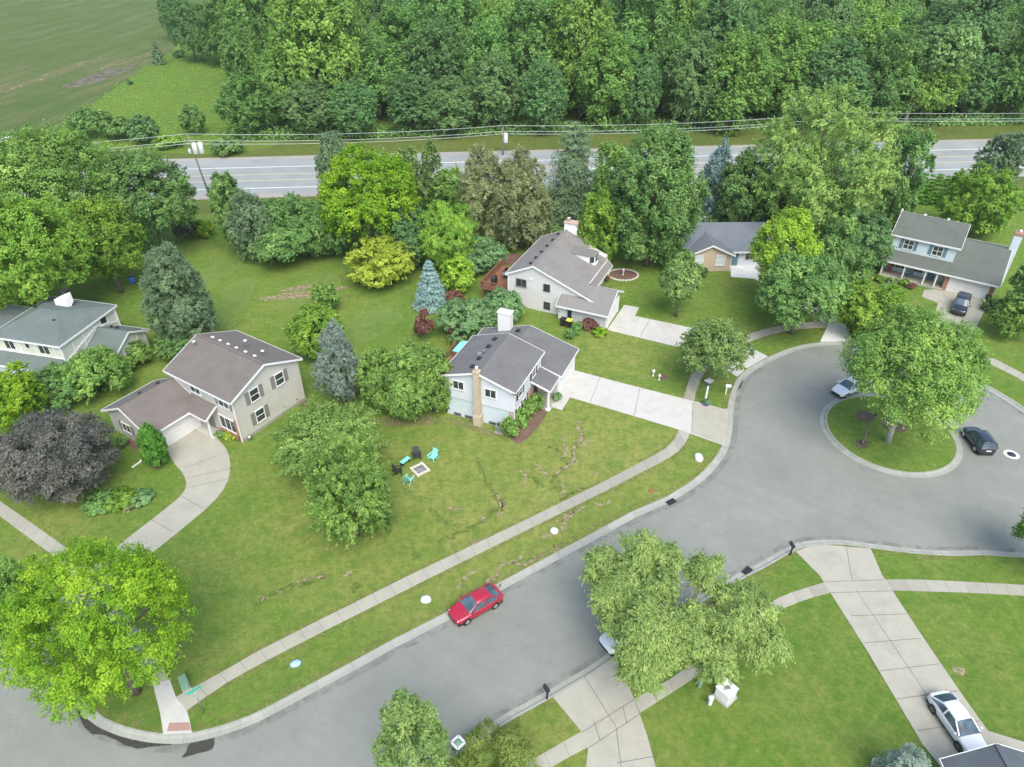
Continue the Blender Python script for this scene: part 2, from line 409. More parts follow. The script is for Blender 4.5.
keep = [f for f in fo if not inside((sum(vo[i].x for i in f)/len(f), sum(vo[i].y for i in f)/len(f)), ROAD)]
mb.add([(p.x, p.y, 0) for p in vo], keep); struct(mb.build('ground', 'lawn'))
g = bpy.data.objects['ground']
# carriageway
cxy = np.array(ROAD)
sheet('road', [[(-150, -30), (90, -30), (90, 95), (-150, 95)]], 'asphalt', RZ)
for nm in ('road',):
    pass
def kerb(name, path, side, closed=False):
    prof = [(-.02, -.05), (-.01, .018), (.13, .02), (.19, .0), (.25, -.085), (.30, -.10), (.66, -.112), (.67, -.2)]
    n = len(path); rows = []
    P = [Vector((p[0], p[1], 0)) for p in path]
    for i in range(n):
        a = P[i-1] if (i > 0 or closed) else P[i]; b = P[(i+1) % n] if (i < n-1 or closed) else P[i]
        t = (b-a).normalized(); nn = Vector((-t.y, t.x, 0))*side
        rows.append([(P[i]+nn*dx+Vector((0, 0, z))) for dx, z in prof])
    mb = MB(); tints = []
    k = len(prof); last = n if closed else n-1
    rnd = random.Random(3)
    for i in range(last):
        j = (i+1) % n; L = (P[j]-P[i]).length; m = max(1, int(L/2.4)); 
        for q in range(m):
            f0, f1 = q/m, (q+1)/m-(.012/max(L/m, .1) if L/m > .6 else 0)
            A = [rows[i][c].lerp(rows[j][c], f0) for c in range(k)]; B = [rows[i][c].lerp(rows[j][c], f1) for c in range(k)]
            tv = rnd.random()**2
            for c in range(k-1):
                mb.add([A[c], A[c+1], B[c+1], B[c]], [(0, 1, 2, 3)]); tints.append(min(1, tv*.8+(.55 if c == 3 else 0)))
    o = mb.build(name, 'kerb', tints=tints)
    return struct(o)
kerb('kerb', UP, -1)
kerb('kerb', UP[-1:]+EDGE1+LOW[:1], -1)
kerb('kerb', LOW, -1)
isl = [(ISL[0]+ISL[2]*math.cos(2*PI*i/56)*1.0, ISL[1]+ISL[2]*math.sin(2*PI*i/56)) for i in range(56)]
kerb('kerb', [(ISL[0]+(ISL[2]-.62)*math.cos(2*PI*i/56), ISL[1]+(ISL[2]-.62)*math.sin(2*PI*i/56)) for i in range(56)], -1, True)
mb = MB(); N = 40
mb.add([(ISL[0], ISL[1], .12)]+[(ISL[0]+(ISL[2]-.62)*f*math.cos(2*PI*i/N), ISL[1]+(ISL[2]-.62)*f*math.sin(2*PI*i/N), .12*(1-f*f)+.004) for f in (.5, 1.) for i in range(N)],
       [(0, 1+i, 1+(i+1) % N) for i in range(N)]+[(1+i, 1+N+i, 1+N+(i+1) % N, 1+(i+1) % N) for i in range(N)], True)
struct(mb.build('island lawn'.replace(' ', '_'), 'lawn'))
# far land
sheet('farm_field', [[(-2800, 155), (-128, 155), g2(40, 140), g2(60, 128), g2(88, 108), g2(105, 95), g2(128, 80), g2(150, 64), g2(172, 52), g2(182, 38), (-95, 330), (-80, 600), (-60, 4800), (-2800, 4800)]], 'field', .004)
sheet('meadow', [[(-128, 155), g2(40, 140), g2(60, 128), g2(88, 108), g2(105, 95), g2(128, 80), g2(150, 64), g2(172, 52), (-70, 245), (-45, 200), (-50, 152), (-58, 146)]], 'rough_grass', .008)
def streaky(cx, cy, L, W, a, n, seed):
    rnd = random.Random(seed); pts = []
    for i in range(n):
        q = 2*PI*i/n; r_ = 1+rnd.uniform(-.3, .3); x, y = L*r_*math.cos(q), W*r_*math.sin(q)
        pts.append((cx+x*math.cos(a)-y*math.sin(a), cy+x*math.sin(a)+y*math.cos(a)))
    return pts
c = gp(104, 75); sheet('bare_field_soil', [arc_smooth(streaky(c.x, c.y, 17, 3.4, R(76), 22, 2), 1, True)], broken('worked field soil', (.15, .14, .10), .35, .36, .55), .012)
c = gp(60, 77); sheet('bare_field_soil', [arc_smooth(streaky(c.x-4, c.y, 26, 2.2, R(80), 22, 5), 1, True), arc_smooth(streaky(c.x+10, c.y+22, 14, 2.4, R(76), 22, 6), 1, True), arc_smooth(streaky(c.x-12, c.y-22, 22, 1.6, R(82), 22, 7), 1, True)], broken('straw stubble', (.22, .21, .10), .4, .42, .62), .014)
# highway
hd = Vector((.9971, .0757, 0)); hn = Vector((-hd.y, hd.x, 0)); H0 = Vector((-55, 124.6, 0))
def hstrip(n0, n1, s0=-260, s1=320): return [tuple((H0+hd*a+hn*b)[:2]) for a, b in ((s0, n0), (s1, n0), (s1, n1), (s0, n1))]
sheet('verge', [hstrip(-9, 0), hstrip(18.4, 34)], 'verge', .006)
sheet('gravel_shoulder', [hstrip(-2.2, 20.4)], 'gravel', .010)
sheet('highway', [hstrip(-.2, 18.6)], 'highway', .014)
def dash(n0, w_, s0=-260, s1=320): return hstrip(n0-w_/2, n0+w_/2, s0, s1)
sheet('lane_marking', [dash(2.6, .3), dash(14.0, .3)], 'paint_white', .018)
sheet('centre_marking', [dash(6.6, .26), dash(9.9, .26)], 'paint_yellow', .018)
# pavements: separate slabs with joints
def slab_path(name, left, right, step=1.5, z=.016, mat='concrete', seed=1):
    """left / right edges as world polylines with equal counts"""
    def resample(L, n):
        L = [Vector(p) for p in L]; d_ = [0]
        for a, b in zip(L, L[1:]): d_.append(d_[-1]+(b-a).length)
        out = []
        for i in range(n+1):
            t = d_[-1]*i/n; k = 0
            while k < len(d_)-2 and d_[k+1] < t: k += 1
            out.append(L[k].lerp(L[k+1], (t-d_[k])/max(1e-6, d_[k+1]-d_[k])))
        return out
    ln = sum((Vector(b)-Vector(a)).length for a, b in zip(left, left[1:])); n = max(1, round(ln/step))
    A, B = resample(left, n), resample(right, n); mb = MB(); tints = []; rnd = random.Random(seed)
    tv = .2
    for i in range(n):
        g_ = .012/step
        a, b = A[i].lerp(A[i+1], g_), A[i].lerp(A[i+1], 1-g_); c_, d_ = B[i].lerp(B[i+1], 1-g_), B[i].lerp(B[i+1], g_)
        mb.slab([(*a, z), (*b, z), (*c_, z), (*d_, z)], .05)
        if rnd.random() < .45: tv = rnd.random()**1.6
        tints += [tv]*6
    o = mb.build(name, mat, tints=tints); struct(o)
    base = MB(); base.add([(*p, .009) for p in A]+[(*p, .009) for p in B[::-1]], [tuple(range(2*n+2))])
    struct(base.build('pavement_bed', 'joint'))
    return o
swU = [g2(*p) for p in ((176, 697), (215, 676), (256, 652.3), (313.5, 623), (411, 574.5), (512, 526.5), (597, 485), (652, 456.5))]+arc_smooth([g2(*p) for p in ((664, 450), (674, 441), (680.5, 427), (683, 402), (687.5, 383), (697, 362), (713, 348.5), (741, 336.5), (768, 328), (795, 322.5), (838, 321))], 1)
swL = [g2(*p) for p in ((187, 710.5), (221, 686), (256, 666), (318.5, 634), (436, 575), (512, 537.5), (604.5, 491.5), (662, 461.8))]+arc_smooth([g2(*p) for p in ((675, 454.5), (685, 445), (691, 431), (693.5, 402), (698, 385), (706, 369), (718, 357), (743, 344), (768, 335), (795, 329), (838, 327))], 1)
slab_path('sidewalk', swU, swL, 1.55, .02, seed=4)
# corner ramp and the walk along the side street
sheet('sidewalk', [[g2(*p) for p in ((152.5, 683), (170, 680), (176, 697), (187, 710.5), (190, 722), (192, 733.5), (163.5, 734.5), (160, 712))]], 'concrete_new', .024)
sheet('tactile_paving', [[g2(*p) for p in ((169.5, 723), (189.5, 722.5), (191, 730.5), (167, 731.5))]], 'tactile', .029)
slab_path('sidewalk', [g2(*p) for p in ((-60, 462), (0, 501), (30, 522), (64, 546), (110, 588), (145, 640), (170, 681))], [g2(*p) for p in ((-60, 476), (0, 516), (25, 535), (50, 553), (95, 598), (128, 648), (152, 684))], 1.55, .02, seed=9)
# beyond the turning circle, right
slab_path('sidewalk', [g2(*p) for p in ((862, 321), (905, 327), (950, 339), (992, 357.5), (1024, 374), (1060, 396))], [g2(*p) for p in ((862, 328), (905, 334), (950, 346.5), (988, 363), (1018, 378), (1052, 400))], 1.55, .02, seed=5)
# near side walk
slab_path('sidewalk', [g2(*p) for p in ((440, 812), (537, 757), (582, 731))], [g2(*p) for p in ((452, 828), (560, 762), (588, 747))], 1.6, .02, seed=6)
slab_path('sidewalk', [g2(*p) for p in ((634, 699), (667, 681), (705, 655), (745, 619), (768, 602.5), (795, 591), (824, 582.5))], [g2(*p) for p in ((640, 713), (676, 690), (715, 664), (755, 628), (778, 611), (805, 599.5), (831, 592.5))], 1.6, .02, seed=7)
slab_path('sidewalk', [g2(*p) for p in ((884, 579.5), (918, 579.5), (970, 582), (1024, 585), (1090, 590))], [g2(*p) for p in ((892, 590.5), (930, 591.5), (975, 593), (1024, 595.8), (1090, 601))], 1.6, .02, seed=8)
def drive(name, poly, mat, joints=(), z=.026):
    sheet(name, [[g2(*p) for p in poly]], mat, z)
    qs = []
    for a, b in joints:
        A, B = Vector(g2(*a)), Vector(g2(*b)); t = (B-A).normalized()*.022; nn = Vector((-t.y, t.x))
        qs.append([A-nn, B-nn, B+nn, A+nn])
    if qs: sheet('driveway_joint', qs, 'joint', z+.004)
drive('driveway', [(573, 370), (618, 382), (724, 409), (727.5, 409), (726, 437), (723.5, 445.5), (678, 429.5), (618, 411.5), (570, 397.5), (562, 410.5), (551, 407), (556, 398)], 'concrete_new',
      [((640, 388), (634, 416)), ((600, 377.5), (590, 403))])
drive('driveway_apron', [(693, 402), (725.5, 409.6), (727.3, 410), (726, 437), (723, 445), (691.5, 433)], 'concrete', [((693, 402), (691.5, 433))], .031)
drive('driveway', [(619.5, 312), (624, 305), (639, 307.5), (635, 316), (692, 328), (745, 345), (768, 356.5), (746, 369), (737, 377), (712, 360), (677, 347), (607, 330)], 'concrete_new', [((650, 319), (640, 337.5))])
drive('driveway', [(730, 262), (762, 264), (800, 296), (842, 318), (853, 341), (820, 342), (828, 325), (790, 302), (755, 279), (731, 277)], 'concrete_bright')
drive('driveway', [(943, 289), (990, 297), (984, 312), (975, 329), (968, 345), (960, 362), (925, 345), (938, 303), (922, 297), (924, 290)], 'concrete', [((934, 312), (978, 322)), ((962, 294), (945, 350))])
drive('driveway', [(819, 575), (795.5, 551.5), (809, 546.5), (826, 545), (870.5, 548.5), (882, 575), (923, 637.5), (960.5, 692.5), (988, 731), (1024, 742), (1090, 765), (1010, 790), (960, 790), (923, 745), (868, 652.5)], 'concrete',
      [((824, 582), (884, 580)), ((831, 593), (892, 591)), ((851, 616), (908, 614)), ((864, 643), (921, 638.5)), ((880, 671), (940, 664)), ((897, 699), (958, 691)), ((917, 731), (980, 721)), ((846, 546), (852, 580)), ((856, 590), (930, 700))])
drive('driveway', [(553, 697.5), (594.5, 672.5), (616, 657.5), (634.5, 700), (647, 735), (659, 780), (668, 830), (600, 840), (586, 767), (588, 750), (582, 732.5)], 'concrete',
      [((584, 676), (616, 727)), ((616, 727), (624, 790)), ((582, 732.5), (634.5, 699.5)), ((588, 748.5), (640, 714)), ((617, 763), (657, 756)), ((594, 722), (600, 740)), ((623, 707), (627, 724))])
drive('driveway', arc_smooth([(165, 446), (201, 427), (212, 434), (221, 442), (228.5, 452), (231, 468), (227, 485), (212.5, 504), (175, 535), (150, 555), (110, 588), (70, 632), (44, 645), (48, 612), (85, 574), (120, 544), (168, 507), (181, 496), (187, 486.5), (184.5, 475), (172.5, 461.5)], 1, True), 'concrete',
      [((184, 468), (229, 452)), ((186, 478), (231, 469)), ((187, 488), (228, 479)), ((181, 496), (204, 509)), ((150, 519), (173, 532)), ((119, 546), (150, 556))])
# beds, ruts, stains
sheet('mulch_bed', [arc_smooth([g2(*p) for p in q], 1, True) for q in (
    [(502, 428), (520, 418), (545, 396), (549, 412), (535, 431), (524, 442), (515, 444)],
    [(118, 438), (140, 452), (150, 468), (163, 470), (160, 458), (138, 440)],
    [(298, 398), (305, 397), (311, 402), (306, 408), (300, 404)],
    [(519, 268), (520, 258), (536, 248), (530, 262)],
    [(500, 258), (516, 252), (523, 258), (508, 268)])], 'mulch', .012)
c = gp(623, 275); o = sheet('mulch_bed', [[(c.x+2.1*math.cos(q*PI/10), c.y+1.7*math.sin(q*PI/10)) for q in range(20)]], 'mulch', .012)
rnd = random.Random(11)
def ruts(line, wid, seed, gap=.3):
    r2 = random.Random(seed); out = []
    for a, b in zip(line, line[1:]):
        A, B = Vector(g2(*a)), Vector(g2(*b)); L = (B-A).length; n = max(1, int(L/.8))
        for i in range(n):
            if r2.random() < gap: continue
            p = A.lerp(B, (i+.5)/n)+Vector((r2.uniform(-.2, .2), r2.uniform(-.2, .2)))
            out.append(arc_smooth(streaky(p.x, p.y, r2.uniform(.25, .62), wid*r2.uniform(.6, 1.3), math.atan2((B-A).y, (B-A).x)+r2.uniform(-.7, .7), 9, r2.randint(0, 9999)), 1, True))
    return out
tan = ruts([(576, 424), (583, 432), (579, 440), (573, 447), (575, 458), (568, 466), (555, 473)], .17, 1)+ruts([(564, 444), (566, 455)], .12, 2)+ruts([(585, 508), (560, 519), (568, 527), (541, 538)], .13, 3)+ruts([(540, 556), (527, 563), (512, 561)], .12, 4)+ruts([(500, 572), (482, 586)], .14, 5, .1)+ruts([(300, 582), (315, 575), (325, 577)], .12, 6)+ruts([(345, 575), (352, 572)], .12, 7)+ruts([(506, 496), (502, 512), (480, 540)], .12, 8, .4)+ruts([(478, 570), (465, 578)], .14, 12)+ruts([(580, 490), (582, 486)], .2, 13, 0)
tan += [arc_smooth(streaky(*g2(574, 461), .5, .28, .8, 9, 5), 1, True), arc_smooth(streaky(*g2(580, 441), .45, .35, .8, 9, 6), 1, True), arc_smooth(streaky(*g2(293, 296), 4.0, 1.0, .15, 16, 5), 1, True), arc_smooth(streaky(*g2(300, 288), 2.2, .7, .3, 16, 15), 1, True), arc_smooth(streaky(*g2(341, 288), .9, .6, .3, 12, 8), 1, True), arc_smooth(streaky(*g2(959, 671), .55, .4, -.2, 8, 8), 0, True)]
sheet('dry_soil_patches', tan, 'chips', .010, 'stuff')
def ribbon(line, w_, seed):
    r2 = random.Random(seed); P = arc_smooth([g2(*q) for q in line], 2); L_, R_ = [], []
    for i, p in enumerate(P):
        a, b = Vector(P[max(0, i-1)]), Vector(P[min(len(P)-1, i+1)]); t = (b-a).normalized(); nn = Vector((-t.y, t.x)); k = w_*r2.uniform(.5, 1.4)*(.3 if i in (0, len(P)-1) else 1)
        j = Vector((r2.uniform(-.12, .12), r2.uniform(-.12, .12))); L_.append(tuple(Vector(p)+j+nn*k)); R_.append(tuple(Vector(p)+j-nn*k))
    return [[L_[i], L_[i+1], R_[i+1], R_[i]] for i in range(len(P)-1)]
dk = []
for i, (ln, w_) in enumerate((([(477, 456), (480, 470), (491, 488), (497, 498), (505, 506)], .22), ([(574, 424), (584, 433), (579, 442), (573, 448), (576, 457), (568, 466), (556, 474), (554, 482), (561, 491)], .3), ([(531, 473), (536, 480), (544, 488)], .2), ([(256, 604), (272, 594), (290, 588), (306, 584), (326, 576)], .25), ([(430, 508), (438, 518), (452, 524), (462, 527)], .25), ([(412, 558), (422, 553)], .3), ([(350, 590), (362, 584)], .28), ([(436, 542), (455, 536), (476, 526), (494, 512), (505, 497)], .22), ([(560, 500), (572, 492), (586, 488)], .2), ([(548, 446), (560, 450), (566, 462)], .2))): dk += ribbon(ln, w_*1.25, 40+i)
sheet('rank_grass', dk, 'rank', .008, 'stuff')
thin_tan = []
for i, ln in enumerate(([(576, 426), (584, 434), (578, 443), (573, 450), (575, 460), (566, 467), (555, 474)], [(586, 507), (572, 512), (561, 519), (568, 527), (556, 533), (541, 538)], [(545, 553), (533, 560), (520, 566), (511, 561)], [(500, 572), (492, 578), (482, 588)], [(298, 583), (312, 576), (326, 578)], [(344, 577), (352, 571)], [(563, 442), (567, 452), (563, 458)], [(476, 569), (468, 575), (463, 580)], [(582, 421), (574, 424)], [(500, 500), (503, 512)], [(470, 545), (482, 538)], [(493, 492), (500, 499), (504, 510), (499, 516)], [(520, 470), (527, 478), (524, 486)], [(536, 462), (541, 472), (549, 476)], [(446, 506), (455, 511), (464, 509)], [(561, 482), (566, 489), (561, 496)], [(592, 470), (598, 476)], [(612, 500), (603, 505), (594, 503)], [(575, 512), (566, 522), (556, 521)], [(553, 545), (560, 549), (552, 556)], [(522, 556), (516, 563), (506, 562), (500, 568)], [(492, 583), (500, 586)], [(455, 588), (462, 583)], [(590, 438), (585, 446)], [(478, 515), (486, 522)], [(568, 434), (561, 440)], [(262, 600), (268, 596)], [(278, 593), (284, 590)])): thin_tan += ribbon(ln, .16, 60+i)
sheet('dry_soil_streaks', thin_tan, 'chips', .011, 'stuff')
def edge_strip(path, d0, d1, side=-1):
    A, B = off(path, d0, side), off(path, d1, side); return [[A[i], A[i+1], B[i+1], B[i]] for i in range(len(path)-1)]
def off(path, d_, side=-1):
    out = []
    for i in range(len(path)):
        a, b = Vector(path[max(0, i-1)]), Vector(path[min(len(path)-1, i+1)]); t = (b-a).normalized()
        nn = Vector((-t.y, t.x))*side; out.append(tuple(Vector(path[i])+nn*d_))
    return out
kp = [p for p in UP if p[1] < 71 and p[0] > -33]
sheet('worn_grass_edge', edge_strip(swL, -.05, .45, -1)+edge_strip(swU, -.4, .05, -1)+edge_strip(kp, -.65, -.0, -1)+edge_strip(LOW, -.55, 0, -1), 'worn', .013, 'stuff')
sheet('gutter_dirt', edge_strip(kp, .62, 1.25, -1)+edge_strip(LOW, .62, 1.1, -1)+edge_strip(EDGE1, .62, 1.1, -1), 'gutter_dirt', RZ+.006, 'stuff')
c = gp(199, 747, RZ); sheet('wet_patch', [arc_smooth(streaky(c.x, c.y, 1.15, .52, R(24), 12, 3), 1, True)], 'wet', RZ+.008)
def off(path, d_, side=-1):
    out = []
    for i in range(len(path)):
        a, b = Vector(path[max(0, i-1)]), Vector(path[min(len(path)-1, i+1)]); t = (b-a).normalized()
        nn = Vector((-t.y, t.x))*side; out.append(tuple(Vector(path[i])+nn*d_))
    return out
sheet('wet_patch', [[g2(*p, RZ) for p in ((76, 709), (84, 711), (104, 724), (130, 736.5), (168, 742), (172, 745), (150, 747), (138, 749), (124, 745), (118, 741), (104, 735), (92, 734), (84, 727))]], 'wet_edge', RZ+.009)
sheet('wet_patch', [[g2(*p, RZ) for p in ((731.5, 396), (735, 387.5), (741, 378), (743.5, 379), (741, 387), (738, 390), (735.5, 395), (732, 401))], [g2(*p, RZ) for p in ((266, 712), (276, 703.5), (281, 704), (279, 709), (269, 715))]], 'wet', RZ+.012)
sheet('mown_strip', [arc_smooth([g2(*p) for p in q], 1, True) for q in ([(192, 345), (238, 276), (262, 280), (222, 348)], [(268, 300), (330, 268), (348, 282), (300, 322)], [(330, 335), (395, 296), (408, 318), (352, 352)], [(196, 268), (236, 250), (250, 262), (206, 288)])], 'mown', .0075)
sheet('mulch_bed', [arc_smooth([g2(*p) for p in q], 1, True) for q in ([(884, 418), (903, 421), (911, 431), (895, 434), (880, 427)], [(857, 411), (872, 413), (868, 424), (856, 420)], [(855, 441), (868, 441), (868, 449), (856, 449)])], broken('thin bark mulch', (.15, .11, .085), 2., .34, .52), .128)
sheet('bare_soil', [arc_smooth([g2(*p) for p in ((444, 414), (506, 434), (500, 440), (470, 430), (446, 421))], 1, True), arc_smooth([g2(*p) for p in ((370, 418), (440, 415), (446, 424), (400, 428), (372, 424))], 1, True)], 'pale_soil', .0115)
# ================================================================== VEGETATION
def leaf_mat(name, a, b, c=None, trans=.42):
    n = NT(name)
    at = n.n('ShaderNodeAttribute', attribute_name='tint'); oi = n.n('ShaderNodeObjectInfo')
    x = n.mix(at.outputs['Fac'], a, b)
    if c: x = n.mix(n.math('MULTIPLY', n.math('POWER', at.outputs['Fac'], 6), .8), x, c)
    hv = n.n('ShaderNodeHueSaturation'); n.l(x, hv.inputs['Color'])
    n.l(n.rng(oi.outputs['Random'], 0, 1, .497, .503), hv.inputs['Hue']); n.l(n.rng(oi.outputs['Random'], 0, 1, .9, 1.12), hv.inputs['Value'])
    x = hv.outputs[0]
    n.col(x); n.b.inputs['Roughness'].default_value = .55; n.b.inputs['Specular IOR Level'].default_value = .2
    tr = n.n('ShaderNodeBsdfTranslucent'); n.l(x, tr.inputs[0]); mx = n.n('ShaderNodeMixShader'); mx.inputs[0].default_value = trans
    n.l(n.b.outputs[0], mx.inputs[1]); n.l(tr.outputs[0], mx.inputs[2]); n.l(mx.outputs[0], n.out.inputs[0])
    M[name] = n.m
leaf_mat('L_green', (.124, .258, .074), (.265, .455, .130), (.37, .55, .15))
leaf_mat('L_mid', (.145, .285, .062), (.320, .520, .115), (.46, .64, .15))
leaf_mat('L_dark', (.100, .212, .075), (.205, .365, .125))
leaf_mat('L_lime', (.160, .335, .022), (.335, .545, .036), (.47, .63, .05))
leaf_mat('L_neon', (.260, .470, .045), (.470, .700, .085), (.56, .74, .11))
leaf_mat('L_bright', (.155, .310, .042), (.315, .510, .072), (.45, .62, .10))
leaf_mat('L_yellow', (.300, .395, .045), (.510, .600, .085), (.60, .66, .11))
leaf_mat('L_light', (.165, .285, .085), (.335, .485, .150), (.46, .58, .18))
leaf_mat('L_willow', (.215, .325, .090), (.400, .535, .160), (.53, .64, .21))
leaf_mat('L_sage', (0.161, 0.317, 0.126), (0.310, 0.512, 0.210))
leaf_mat('L_blue', (.170, .285, .255), (.400, .560, .520))
leaf_mat('L_bluegreen', (.205, .285, .220), (.420, .510, .410))
leaf_mat('L_pine', (.125, .205, .105), (.265, .375, .190))
leaf_mat('L_olive', (.190, .245, .105), (.390, .445, .200), (.52, .52, .27))
leaf_mat('L_purple', (.118, .128, .108), (.245, .250, .210), (.32, .28, .23))
leaf_mat('L_red', (.19, .10, .075), (.36, .18, .13))
leaf_mat('L_fresh', (.185, .335, .082), (.390, .580, .155), (.52, .68, .18))
leaf_mat('L_weed', (.19, .28, .055), (.34, .43, .11), (.44, .48, .16))
leaf_mat('L_arb', (.075, .230, .034), (.180, .420, .055))
leaf_mat('L_hedge', (.165, .300, .070), (.330, .510, .120), (.44, .60, .14))
WOODC = [('L_w0', (0.130, 0.264, 0.074), (0.262, 0.484, 0.124), (0.363, 0.581, 0.147)), ('L_w1', (0.152, 0.299, 0.069), (0.308, 0.536, 0.118), (0.407, 0.627, 0.137)),
         ('L_w2', (0.114, 0.242, 0.086), (0.231, 0.427, 0.139), None), ('L_w3', (0.176, 0.314, 0.067), (0.347, 0.559, 0.110), (0.440, 0.627, 0.126)), ('L_w4', (0.149, 0.271, 0.097), (0.288, 0.467, 0.158), None)]
for q in WOODC: leaf_mat(*q)
def unit(v): return v/np.maximum(np.linalg.norm(v, axis=-1, keepdims=True), 1e-9)
def leaf_mesh(name, C, Nrm, S, T, asp=.6, axis=None, mat=None):
    """kite-shaped leaf sprays at centres C"""
    n = len(C); rs = np.random.RandomState(n % 9973)
    Nrm = unit(Nrm)
    ref = rs.normal(size=(n, 3)) if axis is None else axis+rs.normal(size=(n, 3))*.35
    U = unit(ref-np.sum(ref*Nrm, 1, keepdims=True)*Nrm); V = np.cross(Nrm, U)
    s = S[:, None]; a = (asp*S)[:, None]
    bend = Nrm*s*.16
    P = np.stack([C-U*s*.5-bend, C+V*a*.5+bend*.4, C+U*s*.5-bend, C-V*a*.5+bend*.4], 1).reshape(-1, 3)
    me = bpy.data.meshes.new(name); me.vertices.add(4*n); me.vertices.foreach_set('co', P.astype('f').ravel())
    me.loops.add(4*n); me.loops.foreach_set('vertex_index', np.arange(4*n, dtype='i'))
    me.polygons.add(n); me.polygons.foreach_set('loop_start', np.arange(0, 4*n, 4, dtype='i'))
    at = me.attributes.new('tint', 'FLOAT', 'FACE'); at.data.foreach_set('value', np.clip(T, 0, 1).astype('f'))
    me.update(calc_edges=True)
    if mat: me.materials.append(M[mat])
    return me
def fib(n, rs, zmin=-.55):
    i = np.arange(n)+.5; z = 1-(1-zmin)*i/n; ph = i*2.39996+rs.uniform(0, 6)
    r_ = np.sqrt(1-z*z); return np.stack([r_*np.cos(ph), r_*np.sin(ph), z], 1)
def crown_broad(name, Rx, z0, z1, leaf, seed, mat, lumps=24, dens=1., asp=.6, axis=None, shape=1., lump_r=.36, airy=0., flat=0., sq=None, zmin=-.5, ragged=.12, sprig=.16, tintk=1.):
    rs = np.random.RandomState(seed); hz = (z1-z0)/2*.96; cz = (z0+z1)/2; Rx = Rx*.93
    D = fib(lumps, rs, zmin); D = unit(D+rs.normal(size=D.shape)*.12)
    sc = np.array([Rx, Rx*(sq or 1), hz])
    LR = rs.uniform(.78, 1.2, lumps)*lump_r
    k = 1-LR*.85
    LC = D*sc*(k*rs.uniform(1-ragged, 1+ragged*.6, lumps))[:, None]
    if shape != 1.: LC[:, :2] *= 1-(1-shape)*(np.clip(LC[:, 2:3]/hz, -1, 1)+1)/2
    LC = np.concatenate([LC, rs.normal(size=(max(3, lumps//4), 3))*sc*.3]); LR = np.concatenate([LR, np.full(max(3, lumps//4), lump_r*1.1)])
    area = 4*PI*(((Rx*Rx)**1.6+2*(Rx*hz)**1.6)/3)**(1/1.6)
    n = int(dens*2.4*area/(.5*asp*leaf*leaf))
    n = min(n, 60000)
    wgt = LR**2; wgt /= wgt.sum(); cnt = (wgt*n).astype(int)
    Cs, Ns, Ts = [], [], []
    for j in range(len(LC)):
        m = cnt[j]; K = max(9, int(26*LR[j]/lump_r*rs.uniform(.7, 1.3)))
        dd = unit(rs.normal(size=(K, 3))+np.array([0, 0, .45])+unit(LC[j:j+1]/sc)*.5)
        rr = LR[j]*sc
        sub = LC[j]+dd*rr*rs.uniform(.72, 1.08, (K, 1)); tt = rs.uniform(0, 1, K)**1.2*.7+rs.uniform(-.12, .38)
        pick = rs.randint(0, K, m); sg = .115*(1+airy)
        p = sub[pick]+rs.normal(size=(m, 3))*rr*sg
        nsp = int(m*sprig)
        if nsp > 8:                                     # leafy twigs that stand out of the bough
            S_ = max(4, K//3); sd_ = unit(rs.normal(size=(S_, 3))*.55+unit(LC[j:j+1]/sc)*.9+np.array([0, 0, .35])); w_ = rs.randint(0, S_, nsp); f_ = rs.uniform(.85, 1.0+.42*ragged/.12, nsp)
            ln_ = rs.uniform(.4, 1., S_)
            p[:nsp] = LC[j]+sd_[w_]*rr*(.85+(f_-.85)*ln_[w_])[:, None]+rs.normal(size=(nsp, 3))*rr*.055
        Cs.append(p); Ns.append(unit(p-LC[j])*.7+dd[pick]*.5+np.array([0, 0, .75+flat])+rs.normal(size=(m, 3))*.45)
        Ts.append(.35+(tt[pick]-.35)*tintk+rs.normal(size=m)*.13)
    C = np.concatenate(Cs); C[:, 2] += cz; Nn = np.concatenate(Ns); T = np.concatenate(Ts)
    lo = C[:, 2] < z0; C[lo, 2] = z0+(z0-C[lo, 2])*.15
    S = leaf*rs.uniform(.7, 1.35, len(C))
    if axis is not None:
        ax = np.tile(np.array(axis, float), (len(C), 1))+unit(C*np.array([1, 1, 0])+1e-6)*.35
    else: ax = None
    return leaf_mesh(name, C, Nn, S, T, asp, ax, mat), [Vector(c_)+Vector((0, 0, cz)) for c_ in LC[:lumps]]
